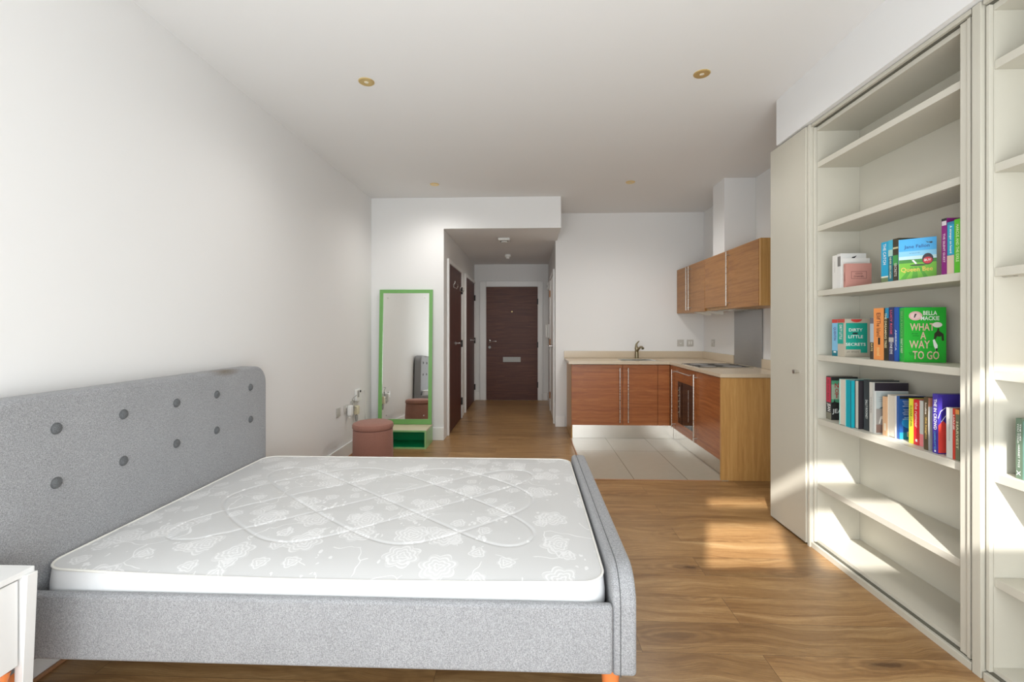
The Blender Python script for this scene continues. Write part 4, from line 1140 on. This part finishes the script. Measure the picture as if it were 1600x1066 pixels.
# ---- lower shelf
o, t = book(1290.8, 1299, 1.752, ZCk, 0.250, 0.150, (0.03, 0.03, 0.03), 'black, red and green thriller with NOT in red, farthest left on the lower book shelf', group=GC)
patch(o, 'spine', 0.100, 0.245, t*0.05, t*0.9, (0.50, 0.02, 0.06), t)
put_text(o, 'NO WAY BACK', 'spine', 0.17, t*0.45, 0.12, t*0.4, (0.12, 0.02, 0.03), 0.15, t).location.x = -0.0002
put_text(o, 'JEAN', 'spine', 0.070, t*0.5, 0.045, t*0.7, W_, 0.15, t)
patch(o, 'spine', 0.0, 0.040, 0, t, (0.20, 0.19, 0.14), t)
patch(o, 'cover', 0.001, 0.15, 0.090, 0.228, (0.10, 0.38, 0.22), t, 'cover_panel'); patch(o, 'cover', 0.001, 0.15, 0.120, 0.205, (0.45, 0.55, 0.42), t, 'cover_panel', lift=0.0005)
for tx, zz, ln in (('N', 0.200, 0.022), ('O', 0.168, 0.018), ('T', 0.140, 0.024)):
    put_text(o, tx, 'cover', 0.030, zz, ln, 0.026, (0.60, 0.02, 0.03), 0.15, t).location.y = -0.0004
put_text(o, 'JEAN', 'cover', 0.045, 0.048, 0.080, 0.032, W_, 0.15, t)
shape(o, [(0.001, 0.090), (0.001, 0.10), (0.014, 0.105), (0.018, 0.125), (0.022, 0.105), (0.04, 0.100), (0.08, 0.11), (0.08, 0.088)], K_, t, lift=0.0007)
o, t = book(1311.3, 1321.2, 1.716, ZCk, 0.252, 0.150, (0.35, 0.62, 0.58), 'mint covered book with its page edges facing out, next to the teal spine', group=GC, reverse=True)
o, t = book(1321.2, 1330.2, 1.718, ZCk, 0.252, 0.150, (0.0, 0.34, 0.42), 'plain teal spined book on the lower book shelf', group=GC)
patch(o, 'spine', 0.0, 0.252, t*0.85, t, (0.01, 0.14, 0.18), t)
o, t = book(1330.2, 1341.5, 1.735, ZCk, 0.254, 0.165, (0.03, 0.025, 0.03), 'black covered book with page edges facing out, right of the teal spine', group=GC, reverse=True)
o, t = book(1349.5, 1358, 1.755, ZCk, 0.262, 0.152, (0.045, 0.055, 0.06), 'dark grey spined book with small white title beside the black one', group=GC)
put_text(o, 'SALLY ROONEY', 'spine', 0.11, t*0.55, 0.10, t*0.4, (0.65, 0.70, 0.68), 0.15, t)
o, t = book(1358.4, 1363.5, 1.745, ZCk, 0.256, 0.150, (0.60, 0.58, 0.53), 'off white spined book just left of the beach photo cover', group=GC)
put_text(o, 'STORIES', 'spine', 0.14, t*0.5, 0.08, t*0.4, (0.35, 0.34, 0.32), 0.15, t)
o, t = book(1363.8, 1367.5, 1.745, ZCk, 0.256, 0.160, (0.58, 0.60, 0.58), 'book with a grey beach photograph cover under a black band', rot=3, group=GC, t=0.012)
patch(o, 'cover', 0.001, 0.16, 0.215, 0.256, (0.02, 0.015, 0.025), t); patch(o, 'cover', 0.008, 0.16, 0.125, 0.210, (0.42, 0.48, 0.48), t)
patch(o, 'cover', 0.008, 0.16, 0.045, 0.125, (0.30, 0.28, 0.26), t); patch(o, 'cover', 0.008, 0.16, 0.004, 0.045, (0.24, 0.15, 0.12), t)
shape(o, [(0.020, 0.126), (0.045, 0.140), (0.09, 0.140), (0.10, 0.126)], (0.08, 0.12, 0.14), t, lift=0.0007)
for k in range(3): patch(o, 'cover', 0.020, 0.055, 0.182-0.010*k, 0.1845-0.010*k, (0.25, 0.28, 0.30), t, 'blurb_lettering', lift=0.0006)
shape(o, [(0.020, 0.050), (0.026, 0.050), (0.032, 0.074), (0.040, 0.072), (0.044, 0.050), (0.050, 0.050), (0.047, 0.078), (0.036, 0.090), (0.028, 0.085)], (0.7, 0.68, 0.62), t, lift=0.0008)
o, t = book(1379.0, 1385.8, 1.765, ZCk, 0.192, 0.128, (0.68, 0.42, 0.24), 'peach covered slim book with a bent corner before the beach photo cover', group=GC)
patch(o, 'spine', 0.025, 0.060, t*0.3, t*0.8, (0.75, 0.65, 0.50), t)
o, t = book(1386.2, 1398.5, 1.768, ZCk, 0.206, 0.130, (0.66, 0.61, 0.53), 'thick cream paged book, page edges out, left of the blue back cover', group=GC, reverse=True)
o, t = book(1398.8, 1401.0, 1.775, ZCk, 0.205, 0.130, (0.02, 0.09, 0.32), 'deep blue paperback showing its back cover and barcode', rot=2, group=GC, t=0.018)
patch(o, 'cover', 0.001, 0.13, 0.192, 0.205, K_, t); patch(o, 'cover', 0.001, 0.13, 0.0, 0.032, (0.02, 0.25, 0.34), t)
shape(o, disc_pts(0.055, 0.080, 0.045, 0.030), (0.02, 0.25, 0.60), t)
for k, zz in enumerate((0.180, 0.172, 0.164, 0.156, 0.140, 0.132, 0.124, 0.116, 0.102, 0.094)):
    patch(o, 'cover', 0.014+0.004*(k % 3), 0.080, zz, zz+0.0032, (0.35, 0.42, 0.62), t, 'blurb_lettering', lift=0.0006)
patch(o, 'cover', 0.034, 0.074, 0.012, 0.036, (0.62, 0.60, 0.52), t, 'barcode_panel', lift=0.0008)
for k in range(8): patch(o, 'cover', 0.040+0.004*k, 0.0415+0.004*k, 0.016, 0.033, K_, t, 'barcode_bar', lift=0.0010)
o, t = book(1420, 1427.2, 1.765, ZCk, 0.206, 0.128, (0.70, 0.68, 0.05), 'yellow spined paperback next to the red one', rot=0, group=GC)
put_text(o, 'SUGAR LEVEL', 'spine', 0.125, t/2, 0.10, t*0.45, (0.08, 0.10, 0.03), 0.128, t)
o, t = book(1427.2, 1436.6, 1.765, ZCk, 0.206, 0.128, (0.62, 0.02, 0.03), 'red spined paperback titled the rumour', group=GC)
put_text(o, 'the rumour', 'spine', 0.135, t/2, 0.115, t*0.5, (0.80, 0.55, 0.52), 0.128, t)
patch(o, 'spine', 0.014, 0.026, t*0.35, t*0.65, W_, t)
o, t = book(1436.6, 1443, 1.765, ZCk, 0.205, 0.128, (0.58, 0.60, 0.56), 'pale grey and pink spined paperback between the red and the brown ones', group=GC)
patch(o, 'spine', 0.0, 0.055, 0, t, (0.78, 0.22, 0.24), t)
o, t = book(1443.3, 1450.4, 1.735, ZCk, 0.230, 0.150, (0.09, 0.065, 0.035), 'dark brown book titled the heights in gold', group=GC)
put_text(o, 'louise', 'spine', 0.180, t/2, 0.05, t*0.4, (0.75, 0.68, 0.60), 0.15, t); put_text(o, 'the heights', 'spine', 0.095, t/2, 0.095, t*0.45, (0.62, 0.42, 0.12), 0.15, t)
patch(o, 'cover', 0.001, 0.15, 0.0, 0.190, (0.45, 0.44, 0.42), t); patch(o, 'cover', 0.001, 0.15, 0.190, 0.228, (0.48, 0.20, 0.12), t)
o, t = book(1457, 1465.8, 1.728, ZCk, 0.252, 0.152, (0.055, 0.035, 0.30), 'purple blue hardback titled THE IN CROWD', group=GC)
put_text(o, 'THE IN CROWD', 'spine', 0.165, t*0.5, 0.13, t*0.55, W_, 0.152, t)
put_text(o, 'CHARLOTTE', 'spine', 0.055, t*0.45, 0.075, t*0.35, (0.10, 0.45, 0.75), 0.152, t)
patch(o, 'spine', 0.006, 0.014, t*0.35, t*0.6, W_, t)
shape(o, [(0.001, 0.004), (0.06, 0.004), (0.07, 0.05), (0.062, 0.085), (0.036, 0.125), (0.020, 0.140), (0.001, 0.120)], (0.70, 0.06, 0.045), t)
MB().tube([(0.0, -t-0.0008, 0.150), (0.010, -t-0.0008, 0.180), (0.030, -t-0.0008, 0.195), (0.050, -t-0.0008, 0.198)], 0.0009, 6).build('cover_picture', inkmat(W_), o)
MB().tube([(0.012, -t-0.0008, 0.135), (0.030, -t-0.0008, 0.160), (0.052, -t-0.0008, 0.172)], 0.0009, 6).build('cover_picture', inkmat(W_), o)
o, t = book(1478.5, 1488.3, 1.722, ZCk, 0.205, 0.140, (0.58, 0.57, 0.52), 'pale grey spined paperback third from the right bookcase frame', group=GC)
put_text(o, 'CONVERSATIONS', 'spine', 0.115, t/2, 0.09, t*0.2, (0.30, 0.30, 0.30), 0.14, t)
o, t = book(1488.3, 1492.6, 1.722, ZCk, 0.206, 0.140, (0.55, 0.05, 0.03), 'narrow red spined paperback near the bookcase frame', group=GC)
put_text(o, 'LIANE', 'spine', 0.15, t/2, 0.06, t*0.55, W_, 0.14, t)
o, t = book(1492.6, 1499, 1.722, ZCk, 0.204, 0.140, (0.16, 0.17, 0.10), 'mottled green spined paperback against the bookcase frame', group=GC)
patch(o, 'spine', 0.185, 0.204, 0, t, (0.70, 0.30, 0.08), t); put_text(o, 'HARVEST', 'spine', 0.10, t/2, 0.11, t*0.6, (0.70, 0.68, 0.45), 0.14, t)
# ---- second bay
o, t = book(1587, 1597.5, 1.728, ZCk, 0.213, 0.132, (0.13, 0.19, 0.13), 'dark green book titled THE LIES YOU TOLD at the right edge', y=y_at(1587, 1.728))
put_text(o, 'THE LIES', 'spine', 0.165, t*0.72, 0.06, t*0.22, W_, 0.13, t); put_text(o, 'YOU TOLD', 'spine', 0.160, t*0.36, 0.07, t*0.22, W_, 0.13, t)
put_text(o, 'HARRIET TYCE', 'spine', 0.080, t*0.5, 0.08, t*0.26, W_, 0.13, t)
put_text(o, 'X', 'spine', 0.020, t*0.45, 0.018, t*0.6, W_, 0.13, t)
o, t = book(1597.5, 1606, 1.728, ZCk, 0.205, 0.132, (0.16, 0.30, 0.24), 'sea green book cut by the right edge of the picture', y=y_at(1587, 1.728)-t-0.001, t=0.02)
fb = thing('book', 'thin pink notebook lying flat on a shelf at the right edge', 'book', (1.735, 1.49, ZBk+0.0006))
MB().box(0, 0.14, 0, 0.11, 0, 0.0012).box(0, 0.14, 0, 0.11, 0.0048, 0.006).build('cover', inkmat((0.50, 0.20, 0.25)), fb)
MB().box(0.001, 0.138, 0.001, 0.108, 0.0013, 0.0047).build('pages', M_page, fb)
